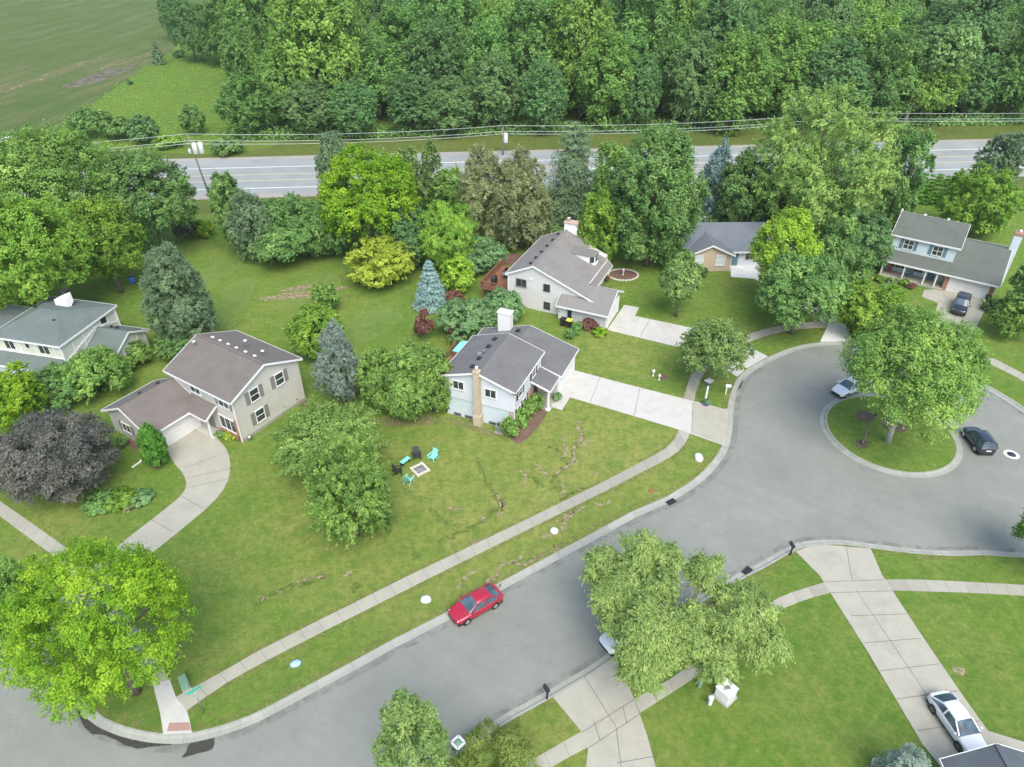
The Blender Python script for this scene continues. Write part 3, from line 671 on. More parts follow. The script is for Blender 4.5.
def crown_conifer(name, Rx, z0, H, leaf, seed, mat, dens=1., power=.85, droop=.25, irregular=.12, layers=None, asp=.42, gap=0.):
    rs = np.random.RandomState(seed); layers = layers or int(max(9, (H-z0)/.42))
    Cs, Ns, Ts, As, Ss = [], [], [], [], []
    tot = dens*2.6*PI*Rx*math.hypot(Rx, H-z0)/(.5*asp*leaf*leaf); tot = min(tot, 30000)
    radii = []
    for i in range(layers):
        t = (i+rs.uniform(-.3, .3))/layers; t = min(max(t, 0), .995); radii.append((t, max(.05, (1-t)**power)))
    wsum = sum(r_ for _, r_ in radii)
    for t, rr in radii:
        z = z0+(H-z0)*t; nb = max(5, int(5+9*rr*Rx/2.2)); m = max(6, int(tot*rr/wsum/nb)); ph = rs.uniform(0, 6.3)
        for b in range(nb):
            if rs.uniform() < gap: continue
            q = ph+2*PI*b/nb+rs.normal()*.12; L = Rx*rr*rs.uniform(1-irregular*1.6, 1+irregular)
            d_ = np.array([math.cos(q), math.sin(q), 0])
            f = rs.uniform(.12, 1, m)**.72
            w_ = .20*L*(1-f*.55)+.05
            p = d_*(f*L)[:, None]; p[:, 2] = z-droop*L*f**1.6*.9+.10*L*f
            sd = np.array([-d_[1], d_[0], 0]); off_ = rs.normal(size=m)*w_; p += sd*off_[:, None]; p[:, 2] += rs.normal(size=m)*.05*L-np.abs(off_)*.25
            Cs.append(p); Ns.append(np.tile(np.array([0, 0, 1.])+d_*.55, (m, 1))+rs.normal(size=(m, 3))*.4)
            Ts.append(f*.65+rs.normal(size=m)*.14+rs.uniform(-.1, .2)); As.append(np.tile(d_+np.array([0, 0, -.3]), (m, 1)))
    C = np.concatenate(Cs)
    return leaf_mesh(name, C, np.concatenate(Ns), leaf*rs.uniform(.75, 1.3, len(C)), np.concatenate(Ts), asp, np.concatenate(As), mat)
def trunk_mesh(name, H, r0, tips, seed, lean=0., mat='bark', parent=None, forks=6):
    mb = MB(); r2 = random.Random(seed)
    top = Vector((lean, 0, H)); pts = []; n = 5
    for i in range(n+1):
        f = i/n; pts.append(Vector((lean*f*f+r2.uniform(-.06, .06)*f*H*.15, r2.uniform(-.06, .06)*f*H*.15, H*f-.05*(i == 0))))
    mb.tube(pts, [r0*(1.35 if i == 0 else 1-.72*i/n) for i in range(n+1)], 8)
    for tip in r2.sample(tips, min(forks, len(tips))) if tips else []:
        k = r2.uniform(.35, .8); a = pts[min(n-1, int(k*n))]; mid = a.lerp(tip, .5)+Vector((0, 0, r2.uniform(-.1, .25)*H*.12))
        mb.tube([a, mid, tip], [r0*.42, r0*.27, r0*.08], 6)
    return mb.build(name, mat, parent)
SEED = [100]
def tree(label, kind, mat, bx, by, top, wpx, cat='tree', name='broadleaf_tree', z0f=None, leafk=1., group=None, bark='bark', low=0., **kw):
    """bx, wpx: crown middle and width; top, by: upper and lower line of the crown, as surveyed"""
    SEED[0] += 17; sd = SEED[0]
    if z0f is None: z0f = {'broad': .12, 'weep': .1, 'conifer': .02, 'shrub': -.12}[kind]
    if by < 275: wpx *= 1.12
    zc = 3.
    for _ in range(12):
        yc = (top+by)/2; P = gp(bx, yc, zc); s = scale_at(P.y, zc); Rx = wpx/2/s; dd = math.atan2(CAM_H-zc, P.y)
        hf = (by-top)/2/s
        if kind == 'conifer':                       # cone: apex on the axis, lower line = front rim of its foot
            H = max(Rx*1.0, (2*hf-Rx*math.sin(dd)*.8)/math.cos(dd)); hz = H/2; zc = hz
        else:
            hz = low*Rx if low else math.sqrt(max(hf*hf-(Rx*math.sin(dd)*.92)**2, (.5*Rx*math.cos(dd))**2))/math.cos(dd); zc = hz*(1+2*z0f); H = zc+hz
    if kind == 'conifer':
        q = gp(bx, top, H); p = Vector((q.x, q.y, 0))
    else: p = Vector((P.x, P.y, 0))
    leaf = max(.15, 2.35/s)*leafk
    if kind == 'shrub':
        me, tips = crown_broad(name, Rx, max(zc-hz, -.35*H), H, leaf, sd, mat, lumps=kw.pop('lumps', 14), zmin=-.3, **kw)
        o = bpy.data.objects.new(name, me); COL.objects.link(o); o.location = p; tag(o, label, cat, group); o.rotation_euler.z = sd % 6
        return o
    t = thing(name, label, cat, p, (sd*.37) % 6 if kind != 'weep' else 0, group)
    if kind in ('broad', 'weep'):
        if z0f <= .06: kw.setdefault('zmin', -.92)
        me, tips = crown_broad('crown', Rx, zc-hz, H, leaf, sd, mat, **kw)
        trunk_mesh('trunk', zc+.25*hz, max(.1, H*.019), tips, sd, 0, bark, t)
    else:
        me = crown_conifer('crown', Rx, H*max(z0f, .02), H, leaf, sd, mat, **kw)
        trunk_mesh('trunk', H*.93, max(.08, H*.016), [], sd, 0, bark, t)
    c_ = bpy.data.objects.new('crown', me); COL.objects.link(c_); c_.parent = t
    return t
def lobe_tree(label, cat, name, mat, base, lobes, zc, leaf, axis=None, asp=.5, dens=1., bark='bark_pale', seed=1, airy=.3, squash=.75, rtr=.3):
    """a crown of separate boughs: lobes as (x, y, radius) in the survey picture at height zc"""
    p = gp(*base); t = thing(name, label, cat, p); meshes = []; tips = []
    data = []
    for i, (x, y, r_, dz) in enumerate(lobes):
        q = gp(x, y, zc+dz); R_ = 1.12*r_/scale_at(q.y, zc+dz)
        me, _ = crown_broad('bough', R_, zc+dz-R_*squash, zc+dz+R_*squash, leaf, seed+i*3, mat, lumps=9, dens=dens, asp=asp, axis=axis, airy=airy, lump_r=.5, ragged=.25, zmin=-.7)
        me.transform(Matrix.Translation((q.x-p.x, q.y-p.y, 0))); data.append(me); tips.append(Vector((q.x-p.x, q.y-p.y, zc+dz)))
    bm = bmesh.new()
    for me in data: bm.from_mesh(me); 
    out = bpy.data.meshes.new('crown'); bm.to_mesh(out); bm.free(); out.materials.append(M[mat])
    for me in data: bpy.data.meshes.remove(me)
    o = bpy.data.objects.new('crown', out); COL.objects.link(o); o.parent = t
    mb = MB(); r2 = random.Random(seed); fork = Vector((.2, .1, zc*.42))
    mb.tube([(0, 0, -.1), (.05, 0, zc*.2), fork], [rtr*1.3, rtr, rtr*.85], 9)
    for tp in tips:
        m1 = fork.lerp(tp, .45)+Vector((r2.uniform(-.3, .3), r2.uniform(-.3, .3), .5)); e = fork.lerp(tp, 1.12)
        mb.tube([fork, m1, tp, e+Vector((0, 0, .2))], [rtr*.55, rtr*.38, rtr*.18, .02], 6)
        for k in range(3):
            d_ = Vector((r2.uniform(-1, 1), r2.uniform(-1, 1), r2.uniform(-.2, .8)))*1.3; mb.tube([m1.lerp(tp, .3*k+.1), m1.lerp(tp, .3*k+.1)+d_], [rtr*.14, .015], 5)
    mb.build('trunk', bark, t)
    return t
# ---- rear line of trees between gardens and highway, from left
tree('big bright green maple overhanging the grey green roofed house', 'broad', 'L_bright', 25, 318, 198, 128, 'tree', lumps=26, name='maple_tree', leafk=1.15)
tree('bright green maple just right of the maple over the green roofed house', 'broad', 'L_bright', 103, 286, 196, 74, 'tree', lumps=18, name='maple_tree')
tree('tall mid green tree filling the corner beside the highway, widest of the left rear trees', 'broad', 'L_mid', 48, 252, 131, 138, lumps=28)
tree('mid green tree between the wide rear tree and the highway gap', 'broad', 'L_green', 148, 247, 152, 86, lumps=20)
tree('pale grey green bush at the far left under the maple', 'shrub', 'L_bright', 8, 322, 285, 60, 'bush', 'garden_bush')
tree('big rounded grey green pine behind the brown roofed house', 'broad', 'L_pine', 176, 352, 243, 84, 'pine tree', 'pine_tree', z0f=.0, shape=.4, lumps=50, lump_r=.24, asp=.4)
tree('fresh green vine bush at the foot of the rounded pine', 'shrub', 'L_green', 182, 362, 322, 56, 'bush', 'garden_bush')
tree('small dark purple bush on the far edge of the lawn by the highway gap', 'shrub', 'L_purple', 184, 243, 217, 20, 'bush', 'garden_bush')
tree('small yellow green bush on the far edge of the lawn', 'shrub', 'L_lime', 205, 240, 220, 16, 'bush', 'garden_bush')
tree('white flowering bush on the far lawn edge between purple and yellow bushes', 'shrub', 'L_light', 194, 238, 219, 16, 'bush', 'garden_bush')
tree('upright soft green tree standing just right of the leaning utility pole', 'broad', 'L_green', 229, 246, 174, 38, lumps=16, shape=.8)
tree('dark green upright juniper beside the soft green upright tree', 'broad', 'L_pine', 250, 262, 192, 44, 'conifer', 'juniper_tree', shape=.75, z0f=.02, asp=.4)
tree('wide dense green thicket shrub at the back of the long lawn', 'shrub', 'L_green', 290, 266, 196, 82, 'shrub', 'large_shrub', lumps=22)
tree('dense green shrub between the wide thicket and the bright maple', 'shrub', 'L_green', 336, 266, 200, 52, 'shrub', 'large_shrub', lumps=16)
tree('dark grey green pine standing left behind the bright yellow green maple', 'broad', 'L_pine', 335, 222, 136, 40, 'pine tree', 'pine_tree', z0f=.03, shape=.6, lumps=22, lump_r=.3, asp=.4)
tree('tall bright yellow green maple against the highway', 'broad', 'L_lime', 368, 252, 147, 92, 'tree', 'maple_tree', lumps=20, lump_r=.38, z0f=.1)
tree('slim pale green tree right of the tall yellow green maple', 'broad', 'L_light', 409, 226, 149, 36, lumps=14)
tree('thin pale green sapling with see-through crown by the highway', 'broad', 'L_light', 434, 214, 147, 26, lumps=10, dens=.6)
tree('dark mid green tree under the yellow green maple', 'broad', 'L_dark', 405, 266, 206, 58, lumps=16, z0f=.02)
tree('round golden yellow tree alone on the back lawn', 'broad', 'L_yellow', 380, 287, 236, 72, 'tree', 'golden_tree', z0f=.02, lumps=26, lump_r=.34, leafk=.95)
tree('weeping yellow green tree behind the blue spruce', 'weep', 'L_bright', 447, 268, 203, 60, 'tree', 'weeping_tree', z0f=.04, axis=(0, 0, -1), asp=.35, lumps=18)
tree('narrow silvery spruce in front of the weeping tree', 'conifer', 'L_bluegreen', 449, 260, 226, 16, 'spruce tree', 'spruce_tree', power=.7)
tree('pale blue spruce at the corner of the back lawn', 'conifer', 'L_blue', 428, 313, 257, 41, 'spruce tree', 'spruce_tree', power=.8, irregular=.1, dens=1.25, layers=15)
tree('lime green bushy tree right of the pale blue spruce', 'broad', 'L_neon', 458, 294, 253, 36, 'tree', 'small_tree', z0f=.02, lumps=14)
tree('soft grey green shrub left of the wooden deck', 'shrub', 'L_sage', 480, 276, 236, 56, 'shrub', 'large_shrub', lumps=16)
tree('wide grey green shrub behind the white chimney of the grey roofed house', 'shrub', 'L_sage', 466, 344, 297, 66, 'shrub', 'large_shrub', lumps=18)
tree('grey green shrub left of the big white sided house', 'shrub', 'L_sage', 502, 327, 289, 44, 'shrub', 'large_shrub', lumps=14)
tree('dark red leaved shrub at the left end of the grey green shrubs', 'shrub', 'L_red', 424, 345, 309, 22, 'shrub', 'red_shrub', lumps=8)
tree('red leaved shrub right of the pale blue spruce', 'shrub', 'L_red', 455, 305, 289, 18, 'shrub', 'red_shrub', lumps=7)
tree('red leaved shrub in the middle of the grey green shrubs', 'shrub', 'L_red', 455, 341, 318, 17, 'shrub', 'red_shrub', lumps=7)
tree('tan olive pine nearest the weeping tree', 'broad', 'L_olive', 484, 244, 148, 56, 'pine tree', 'pine_tree', z0f=.0, shape=.7, lumps=40, lump_r=.26, asp=.4, airy=.2, sprig=.3, flat=.4)
tree('broad tan olive pine behind the big white sided house', 'broad', 'L_olive', 522, 250, 153, 62, 'pine tree', 'pine_tree', z0f=.0, shape=.75, lumps=42, lump_r=.26, asp=.4, airy=.2, sprig=.3, flat=.4)
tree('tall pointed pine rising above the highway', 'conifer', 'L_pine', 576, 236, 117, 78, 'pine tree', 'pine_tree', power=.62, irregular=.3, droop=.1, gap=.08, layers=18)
tree('green shrub below the pines beside the brown deck', 'shrub', 'L_green', 545, 240, 218, 40, 'shrub', 'large_shrub')
tree('light green slender tree behind the white brick chimney', 'broad', 'L_bright', 598, 268, 190, 44, lumps=16, shape=.75, z0f=.05)
tree('pale green tree tucked behind the large dark maple', 'broad', 'L_mid', 617, 236, 141, 48, lumps=14)
tree('large dark green maple behind the ring bed lawn', 'broad', 'L_green', 654, 262, 133, 88, 'tree', 'maple_tree', lumps=28, z0f=.06, leafk=1.15)
tree('blue grey spruce above the blue roofed house', 'broad', 'L_blue', 716, 232, 146, 40, 'spruce tree', 'spruce_tree', z0f=0, shape=.3, lumps=44, lump_r=.22, asp=.35, sprig=.4, ragged=.2)
tree('green tree between the blue grey spruce and the big wind-swept tree', 'broad', 'L_green', 744, 234, 156, 52, lumps=14)
tree('huge pale wind-swept silver maple, tallest of the garden trees', 'weep', 'L_fresh', 820, 246, 94, 120, 'tree', 'maple_tree', z0f=.03, axis=(.6, .1, .9), asp=.42, lumps=48, lump_r=.27, leafk=1.3, dens=1.5, sprig=.4, ragged=.2)
tree('rounded green tree right of the wind-swept maple', 'broad', 'L_green', 900, 232, 126, 48, lumps=16, z0f=.04)
tree('dark green tree in the shade of the wind-swept maple', 'broad', 'L_dark', 858, 272, 208, 66, lumps=16, z0f=.03)
tree('dense green tree left of the blue two storey house', 'broad', 'L_green', 838, 304, 229, 62, lumps=18, z0f=.03)
tree('bright yellow green locust in front of the blue roofed house', 'broad', 'L_neon', 784, 300, 209, 68, 'tree', 'locust_tree', z0f=.12, lumps=16, airy=.25, dens=.85)
tree('large green maple over the blue roofed house driveway', 'broad', 'L_green', 802, 334, 252, 88, 'tree', 'maple_tree', lumps=26, z0f=.08)
tree('small pale green ornamental tree on the lawn by the ring bed', 'broad', 'L_light', 681, 312, 254, 44, 'tree', 'small_tree', lumps=14, z0f=.12, airy=.2)
tree('pale honey locust beside the bend of the pavement', 'broad', 'L_light', 715, 382, 317, 74, 'tree', 'locust_tree', z0f=.2, lumps=20, airy=.3, dens=.8, flat=.4)
tree('large green ash standing on the round grass island', 'broad', 'L_mid', 916, 430, 309, 134, 'tree', 'ash_tree', z0f=.3, lumps=34, airy=.2, dens=.9, bark='bark_pale', lump_r=.36)
tree('light green bushy tree in the front garden of the blue house', 'broad', 'L_bright', 872, 338, 281, 74, 'tree', 'small_tree', z0f=.06, lumps=18)
tree('dark green pine at the far right beside the highway', 'broad', 'L_pine', 1000, 196, 132, 50, 'pine tree', 'pine_tree', z0f=.03, shape=.6, lumps=22, lump_r=.3, asp=.4)
tree('yellow green maple behind the blue two storey house', 'broad', 'L_bright', 980, 236, 167, 66, 'tree', 'maple_tree', z0f=.04, lumps=22)
for i, x in enumerate((927, 935, 943, 951, 959)):
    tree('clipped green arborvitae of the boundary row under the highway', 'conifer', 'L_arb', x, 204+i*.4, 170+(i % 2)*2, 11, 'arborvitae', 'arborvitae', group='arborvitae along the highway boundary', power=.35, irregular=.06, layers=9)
tree('green bush right of the blue house at the frame edge', 'shrub', 'L_mid', 1016, 345, 292, 44, 'bush', 'garden_bush')
tree('tall green shrub beyond the chimney of the blue house', 'shrub', 'L_green', 1030, 330, 262, 44, 'bush', 'garden_bush')
tree('green tree cut by the frame right of the turning circle', 'broad', 'L_bright', 1054, 572, 496, 66, lumps=18)
tree('green thicket shrub between the tan olive pines and the tall pointed pine', 'shrub', 'L_green', 550, 232, 196, 44, 'shrub', 'large_shrub', lumps=16)
tree('mid green tree filling the gap right of the thin sapling', 'broad', 'L_mid', 452, 226, 168, 40, lumps=16, z0f=.02)
tree('dark green shrub between dark tree and weeping tree', 'shrub', 'L_dark', 426, 256, 212, 40, 'shrub', 'large_shrub', lumps=14)
tree('dark green tree under the left flank of the wind-swept maple', 'broad', 'L_dark', 768, 236, 186, 46, lumps=16, z0f=.02)
tree('green shrub behind the left end of the blue roofed house', 'shrub', 'L_dark', 702, 240, 206, 44, 'shrub', 'large_shrub', lumps=14)
tree('green shrub at the highway side between the pale and thin trees', 'shrub', 'L_green', 418, 214, 178, 40, 'shrub', 'large_shrub', lumps=14)
tree('green shrub at the back of the lawn right of the pole', 'shrub', 'L_green', 266, 250, 202, 40, 'shrub', 'large_shrub', lumps=14)
# ---- near gardens
tree('huge lime green maple at the street corner', 'broad', 'L_lime', 101, 712, 538, 178, 'tree', 'maple_tree', lumps=60, lump_r=.23, z0f=.12, leafk=1.0, dens=1.1)
tree('mid green tree cut by the frame left of the lime maple', 'broad', 'L_mid', 6, 668, 556, 74, lumps=20, z0f=.15)
tree('pale green leaning ornamental tree on the open lawn', 'broad', 'L_fresh', 326, 480, 404, 98, 'tree', 'small_tree', ragged=.3, sprig=.35, lumps=28, z0f=.06, airy=.15)
tree('rounded fresh green tree standing by the fire pit', 'broad', 'L_mid', 350, 544, 442, 88, 'tree', 'small_tree', ragged=.3, sprig=.35, lumps=32, z0f=.01, lump_r=.3)
for bx, by, tp, w_, lb in ((380, 412, 346, 52, 'left'), (406, 420, 341, 62, 'middle'), (432, 414, 345, 48, 'right')):
    tree({'left': 'bushy clipped green tree of three, the one beside the silver blue spruce', 'middle': 'bushy clipped green tree of three, the broad one in the middle', 'right': 'bushy clipped green tree of three, the one against the white house'}[lb],
         'broad', 'L_hedge', bx, by, tp, w_, 'tree', 'bushy_tree', z0f=.01, lumps=22, lump_r=.34, shape=.8, group='three bushy trees beside the white house', leafk=.95)
tree('silver blue spruce between the brown roofed house and the bushy trees', 'broad', 'L_bluegreen', 338, 408, 321, 58, 'spruce tree', 'spruce_tree', z0f=-.03, shape=.22, lumps=60, lump_r=.2, asp=.35, sprig=.4, ragged=.2)
tree('lime green bushy tree behind the brown roofed house', 'broad', 'L_bright', 316, 357, 303, 56, 'tree', 'small_tree', z0f=.03, lumps=18)
tree('mid green small tree above the lime green bushy tree', 'broad', 'L_mid', 325, 312, 281, 30, 'tree', 'small_tree', z0f=.03, lumps=12)
tree('spreading dark purple leaved tree at the left edge', 'broad', 'L_purple', 54, 502, 407, 116, 'tree', 'plum_tree', lumps=44, lump_r=.26, z0f=.05, airy=.5, leafk=.85, dens=.85)
tree('egg shaped bright green arborvitae at the garage corner', 'broad', 'L_arb', 152, 468, 423, 34, 'arborvitae', 'arborvitae', shape=.55, z0f=.0, lumps=46, lump_r=.24, dens=1.5, ragged=.04, leafk=.7, sprig=0)
tree('yellow green bush beside the front window of the brown roofed house', 'shrub', 'L_yellow', 232, 441, 428, 18, 'bush', 'garden_bush', lumps=8)
tree('small green bush between porch post and yellow bush', 'shrub', 'L_green', 220, 438, 430, 12, 'bush', 'garden_bush', lumps=6)
tree('dark round bush by the garage side window', 'shrub', 'L_dark', 122, 449, 437, 14, 'bush', 'garden_bush', lumps=6)
for q, (bx, by, tp, w_, mt, lb) in enumerate((
    (15, 436, 371, 62, 'L_lime', 'yellow lime bush at the left edge below the green roofed house'),
    (62, 410, 360, 66, 'L_green', 'grey green bush in front of the green roofed house porch'),
    (97, 404, 348, 62, 'L_mid', 'fresh green bush before the side wing of the green roofed house'),
    (128, 372, 340, 44, 'L_mid', 'green bush against the wing gable of the green roofed house'),
    (98, 380, 352, 30, 'L_sage', 'blue grey bush under the wing roof of the green roofed house'))):
    tree(lb, 'shrub', mt, bx, by, tp, w_, 'bush', 'garden_bush', lumps=16)
tree('low green ground cover mound at the left end of the lawn bed', 'shrub', 'L_green', 100, 515, 488, 38, 'bush', 'bed_shrub', lumps=14, low=.3)
tree('low bright mound in the middle of the lawn bed', 'shrub', 'L_bright', 120, 512, 486, 38, 'bush', 'bed_shrub', lumps=14, low=.28)
tree('low tan tipped mound at the right end of the lawn bed', 'shrub', 'L_sage', 139, 508, 488, 28, 'bush', 'bed_shrub', lumps=10, low=.3)
tree('tan dried plant in front of the lawn bed', 'shrub', 'L_olive', 128, 513, 504, 12, 'bush', 'bed_shrub', lumps=6)
lobe_tree('large pale willow of separate boughs leaning over the street and lower pavement', 'tree', 'willow_tree', 'L_willow', (672, 640),
    [(604, 566, 21, 0), (643, 558, 25, .8), (668, 562, 18, 1.2), (704, 573, 20, .4), (609, 600, 19, -.3), (650, 633, 32, .8), (642, 664, 25, -.6), (678, 640, 25, .6), (692, 616, 16, .8), (748, 612, 26, 0), (762, 640, 24, -.6), (716, 660, 21, -.5), (727, 628, 20, .3), (626, 590, 22, .5), (658, 590, 20, 1.0), (614, 622, 15, -.4), (632, 612, 17, 0), (664, 655, 18, -.2), (730, 600, 15, .2)], 6.2, .24, (0, .1, -1), .33, .95, seed=31, airy=.35)
tree('pale olive tree with a thin crown by the square lamp', 'broad', 'L_light', 413, 815, 698, 84, lumps=24, lump_r=.26, z0f=.1, airy=.5, dens=.45, shape=.7, sprig=.4)
tree('wild yellow green bush on the near verge right of the square lamp', 'shrub', 'L_weed', 496, 800, 731, 92, 'bush', 'garden_bush', lumps=30, lump_r=.24, airy=.5, dens=.7, sprig=.5, axis=(0, 0, 1), asp=.3)
tree('blue green spruce top at the lower edge beside the slate roof', 'conifer', 'L_bluegreen', 918, 806, 751, 60, 'spruce tree', 'spruce_tree', power=.4, irregular=.15)
for i, (bx, by, tp, w_, lb) in enumerate(((509, 441, 417, 20, 'round green bush at the near corner of the white house'), (519, 430, 408, 19, 'round green bush second from the near corner of the white house'), (527, 420, 400, 18, 'round green bush third from the near corner of the white house'), (537, 411, 393, 18, 'round green bush beside the porch of the white house'))):
    tree(lb, 'shrub', 'L_mid', bx, by, tp, w_, 'bush', 'round_bush', lumps=9, group='bushes along the front of the white house')
tree('small grey green bush between the porch post and the white driveway', 'shrub', 'L_sage', 557, 402, 392, 11, 'bush', 'round_bush', lumps=6)
for i, (bx, by, tp, w_, lb) in enumerate(((569, 341, 329, 10, 'clipped ball bush nearest the grey roof of the white house'), (575, 337, 326, 10, 'clipped ball bush in the middle of three'), (578, 331, 321, 10, 'clipped ball bush closest to the waste bins'))):
    tree(lb, 'shrub', 'L_green', bx, by, tp, w_, 'bush', 'ball_bush', lumps=8, group='three clipped ball bushes')
tree('red leaved shrub against the garage side wall', 'shrub', 'L_red', 590, 331, 318, 20, 'shrub', 'red_shrub', lumps=8)
tree('bright green clump at the garage corner', 'shrub', 'L_lime', 600, 337, 328, 17, 'bush', 'garden_bush', lumps=7)
tree('red leaved shrub under the front dormer', 'shrub', 'L_red', 606, 282, 274, 9, 'shrub', 'red_shrub', lumps=6)
tree('dark round bush at the left window of the brick gable', 'shrub', 'L_dark', 702, 279, 266, 13, 'bush', 'garden_bush', lumps=6)
tree('green bush beside the left corner of the brick gable', 'shrub', 'L_green', 672, 275, 243, 30, 'bush', 'garden_bush', lumps=10)
for i, (bx, by, mt, lb) in enumerate(((868, 281, 'L_yellow', 'yellow flowering plant left of the blue house porch'), (880, 283, 'L_bright', 'bright green plant before the porch of the blue house'), (893, 285, 'L_light', 'pale plant before the middle of the blue porch'), (905, 287, 'L_bright', 'lime plant by the orange flowers at the blue porch'), (912, 290, 'L_red', 'orange red flowers before the blue porch'), (888, 290, 'L_sage', 'grey green plant in the garden of the blue house'))):
    tree(lb, 'shrub', mt, bx, by, by-8, 12, 'plant', 'garden_plant', lumps=6)
tree('small shrub right of the yellow lidded bin at the blue house', 'shrub', 'L_dark', 995, 316, 298, 22, 'bush', 'garden_bush', lumps=8)
# ---- across the highway
tree('small dark conifer alone at the edge of the mown field', 'conifer', 'L_pine', 152, 63, 38, 14, 'conifer', 'juniper_tree', power=.5, irregular=.25, layers=10)
for bx, by, tp, w_, mt, lb in ((90, 141, 108, 38, 'L_green', 'rounded roadside tree at the left end beyond the highway'), (118, 143, 116, 30, 'L_green', 'roadside bush second from the left beyond the highway'), (142, 146, 116, 28, 'L_dark', 'dark roadside tree in the middle of the meadow edge'), (193, 138, 105, 24, 'L_green', 'roadside tree directly behind the pole with transformers'), (168, 150, 134, 26, 'L_bright', 'low bright bush beside the highway left of the pole'), (226, 156, 138, 30, 'L_green', 'low bush beside the highway right of the pole'), (178, 58, 50, 10, 'L_dark', 'small bush at the far corner of the meadow'), (130, 85, 80, 5, 'L_dark', 'tiny bush on the field boundary')):
    tree(lb, 'shrub', mt, bx, by, tp, w_, 'bush', 'roadside_bush', lumps=12)
# ---- the woodland
variants = []
for i in range(10):
    Hh, Rr = (16, 5.6) if i % 2 else (18, 6.4)
    sd = 900+i*7
    me, tips = crown_broad('crown', Rr, Hh*.02, Hh, .46, sd, WOODC[i % 5][0], lumps=24+i % 4*3, lump_r=.32+.02*(i % 3), ragged=.16, shape=.8, zmin=-.8, tintk=.6, dens=.9)
    tr = trunk_mesh('trunk', Hh*.6, .3, tips, sd, 0, 'bark', None, 3)
    variants.append((me, tr.data)); bpy.data.objects.remove(tr)
CN = ['dark green', 'fresh green', 'deep blue green', 'yellow green', 'greyish green']
def wood_tree(x, y, vi, k, label, group, kz=1.):
    t = thing('woodland_tree', label, 'tree', (x, y, 0), random.uniform(0, 6.28), group)
    for nm, me in (('crown', variants[vi][0]), ('trunk', variants[vi][1])):
        o = bpy.data.objects.new(nm, me); COL.objects.link(o); o.parent = t
    t.scale = (k, k, k*kz)
    return t
random.seed(21)
wl0, wl1 = Vector((-58, 158)), Vector((150, 172))
WG = 'woodland trees beyond the highway'
cnt = 0
front_marks = ['at the left corner of the wood behind the roadside bushes', 'second along the wood edge from its left corner', 'at the wood edge above the wide thicket', 'at the wood edge above the dark pine by the highway',
 'at the wood edge above the tall lime maple', 'at the wood edge between the maple top and the middle pole', 'at the wood edge directly behind the middle utility pole', 'at the wood edge just right of the middle pole', 'at the wood edge left of the tall pointed pine',
 'at the wood edge behind the tip of the tall pointed pine', 'at the wood edge above the pale tree by the large maple', 'at the wood edge above the large dark maple', 'at the wood edge above the blue grey spruce', 'at the wood edge left of the wind-swept maple', 'at the wood edge behind the left shoulder of the silver maple',
 'at the wood edge behind the top of the wind-swept maple', 'at the wood edge behind the right shoulder of the wind-swept maple', 'at the wood edge right of the wind-swept maple', 'at the wood edge left of the pale leaning trunk', 'at the wood edge right of the pale leaning trunk', 'at the wood edge above the dark pine at the far right']
mark_px = [238, 270, 300, 336, 370, 435, 503, 528, 550, 576, 615, 655, 716, 755, 782, 822, 858, 880, 893, 925, 1000]; free_marks = list(range(len(mark_px)))
for row in range(10):
    yy = 158+row*10.2
    xl = -60-row*2.6; xr = 118+row*8.5
    n = int((xr-xl)/(10.8 if row else 10.2))
    for i in range(n):
        x = xl+(xr-xl)*(i+.5+(.5 if row % 2 else 0))/n+random.uniform(-2.2, 2.2); y = yy+(x+58)*.067+random.uniform(-2.2, 2.2)
        if row < 1 and x > 96: y += 3
        vi = random.choices(range(10), [3, 3, 2, 1.3, 1.4, 3, 3, 2, 1, 1.4])[0]; k = random.uniform(.8, 1.18); kz = random.uniform(.78, 1.25)
        k *= 1.3
        if row == 0: k *= .88; kz *= .8
        if row >= 9: k *= 1.05
        if row == 0 and free_marks:
            px = 512+FOC*x/(y*CT+(CAM_H-7)*ST); mk = min(free_marks, key=lambda q: abs(mark_px[q]-px)); free_marks.remove(mk); lb = CN[vi % 5]+' tree '+front_marks[mk]
        else: lb = CN[vi % 5]+' woodland tree packed among others deep in the wood'
        wood_tree(x, y, vi, k, lb, WG if row else 'trees along the edge of the wood', kz); cnt += 1
for bx, by, w_, tp in ((196, 62, 44, -6), (222, 66, 36, -2), (180, 40, 30, -8)):
    p = gp(bx, by); wood_tree(p.x, p.y, {196: 2, 222: 0, 180: 7}[bx], 1.0, {196: 'deep blue green tree at the far meadow corner', 222: 'dark green tree joining the meadow corner to the wood', 180: 'deep green tree farthest left beyond the meadow'}[bx], 'trees at the far corner of the meadow')
# pale trunked tree that leans out of the wood edge
p = gp(903, 126); t = thing('pale_trunk_tree', 'tall tree with bare pale leaning trunk and grey green crown at the wood edge', 'tree', p)
me, tips = crown_broad('crown', 6.2, 8.5, 22, .62, 4242, 'L_w4', lumps=22, lump_r=.36)
me.transform(Matrix.Translation((5.0, 0, 0)))
c_ = bpy.data.objects.new('crown', me); COL.objects.link(c_); c_.parent = t
trunk_mesh('trunk', 14, .42, [Vector((5+v.x*.6, v.y*.6, v.z)) for v in tips], 5, 5.0, 'bark_pale', t)
# undergrowth under the edge of the wood
rs = np.random.RandomState(5); m = 9000
X = rs.uniform(-62, 150, m); Y = 155.5+(X+58)*.067+rs.gamma(1.6, 1.1, m); Z = rs.uniform(.05, 1.9, m)*np.clip((Y-154.5-(X+58)*.067)/3, .25, 1)
me = leaf_mesh('undergrowth', np.stack([X, Y, Z], 1), rs.normal(size=(m, 3))*.6+np.array([0, -.5, .8]), rs.uniform(.5, .95, m), rs.uniform(0, 1, m), .6, None, 'L_green')
o = bpy.data.objects.new('undergrowth', me); COL.objects.link(o); struct(o, 'stuff')
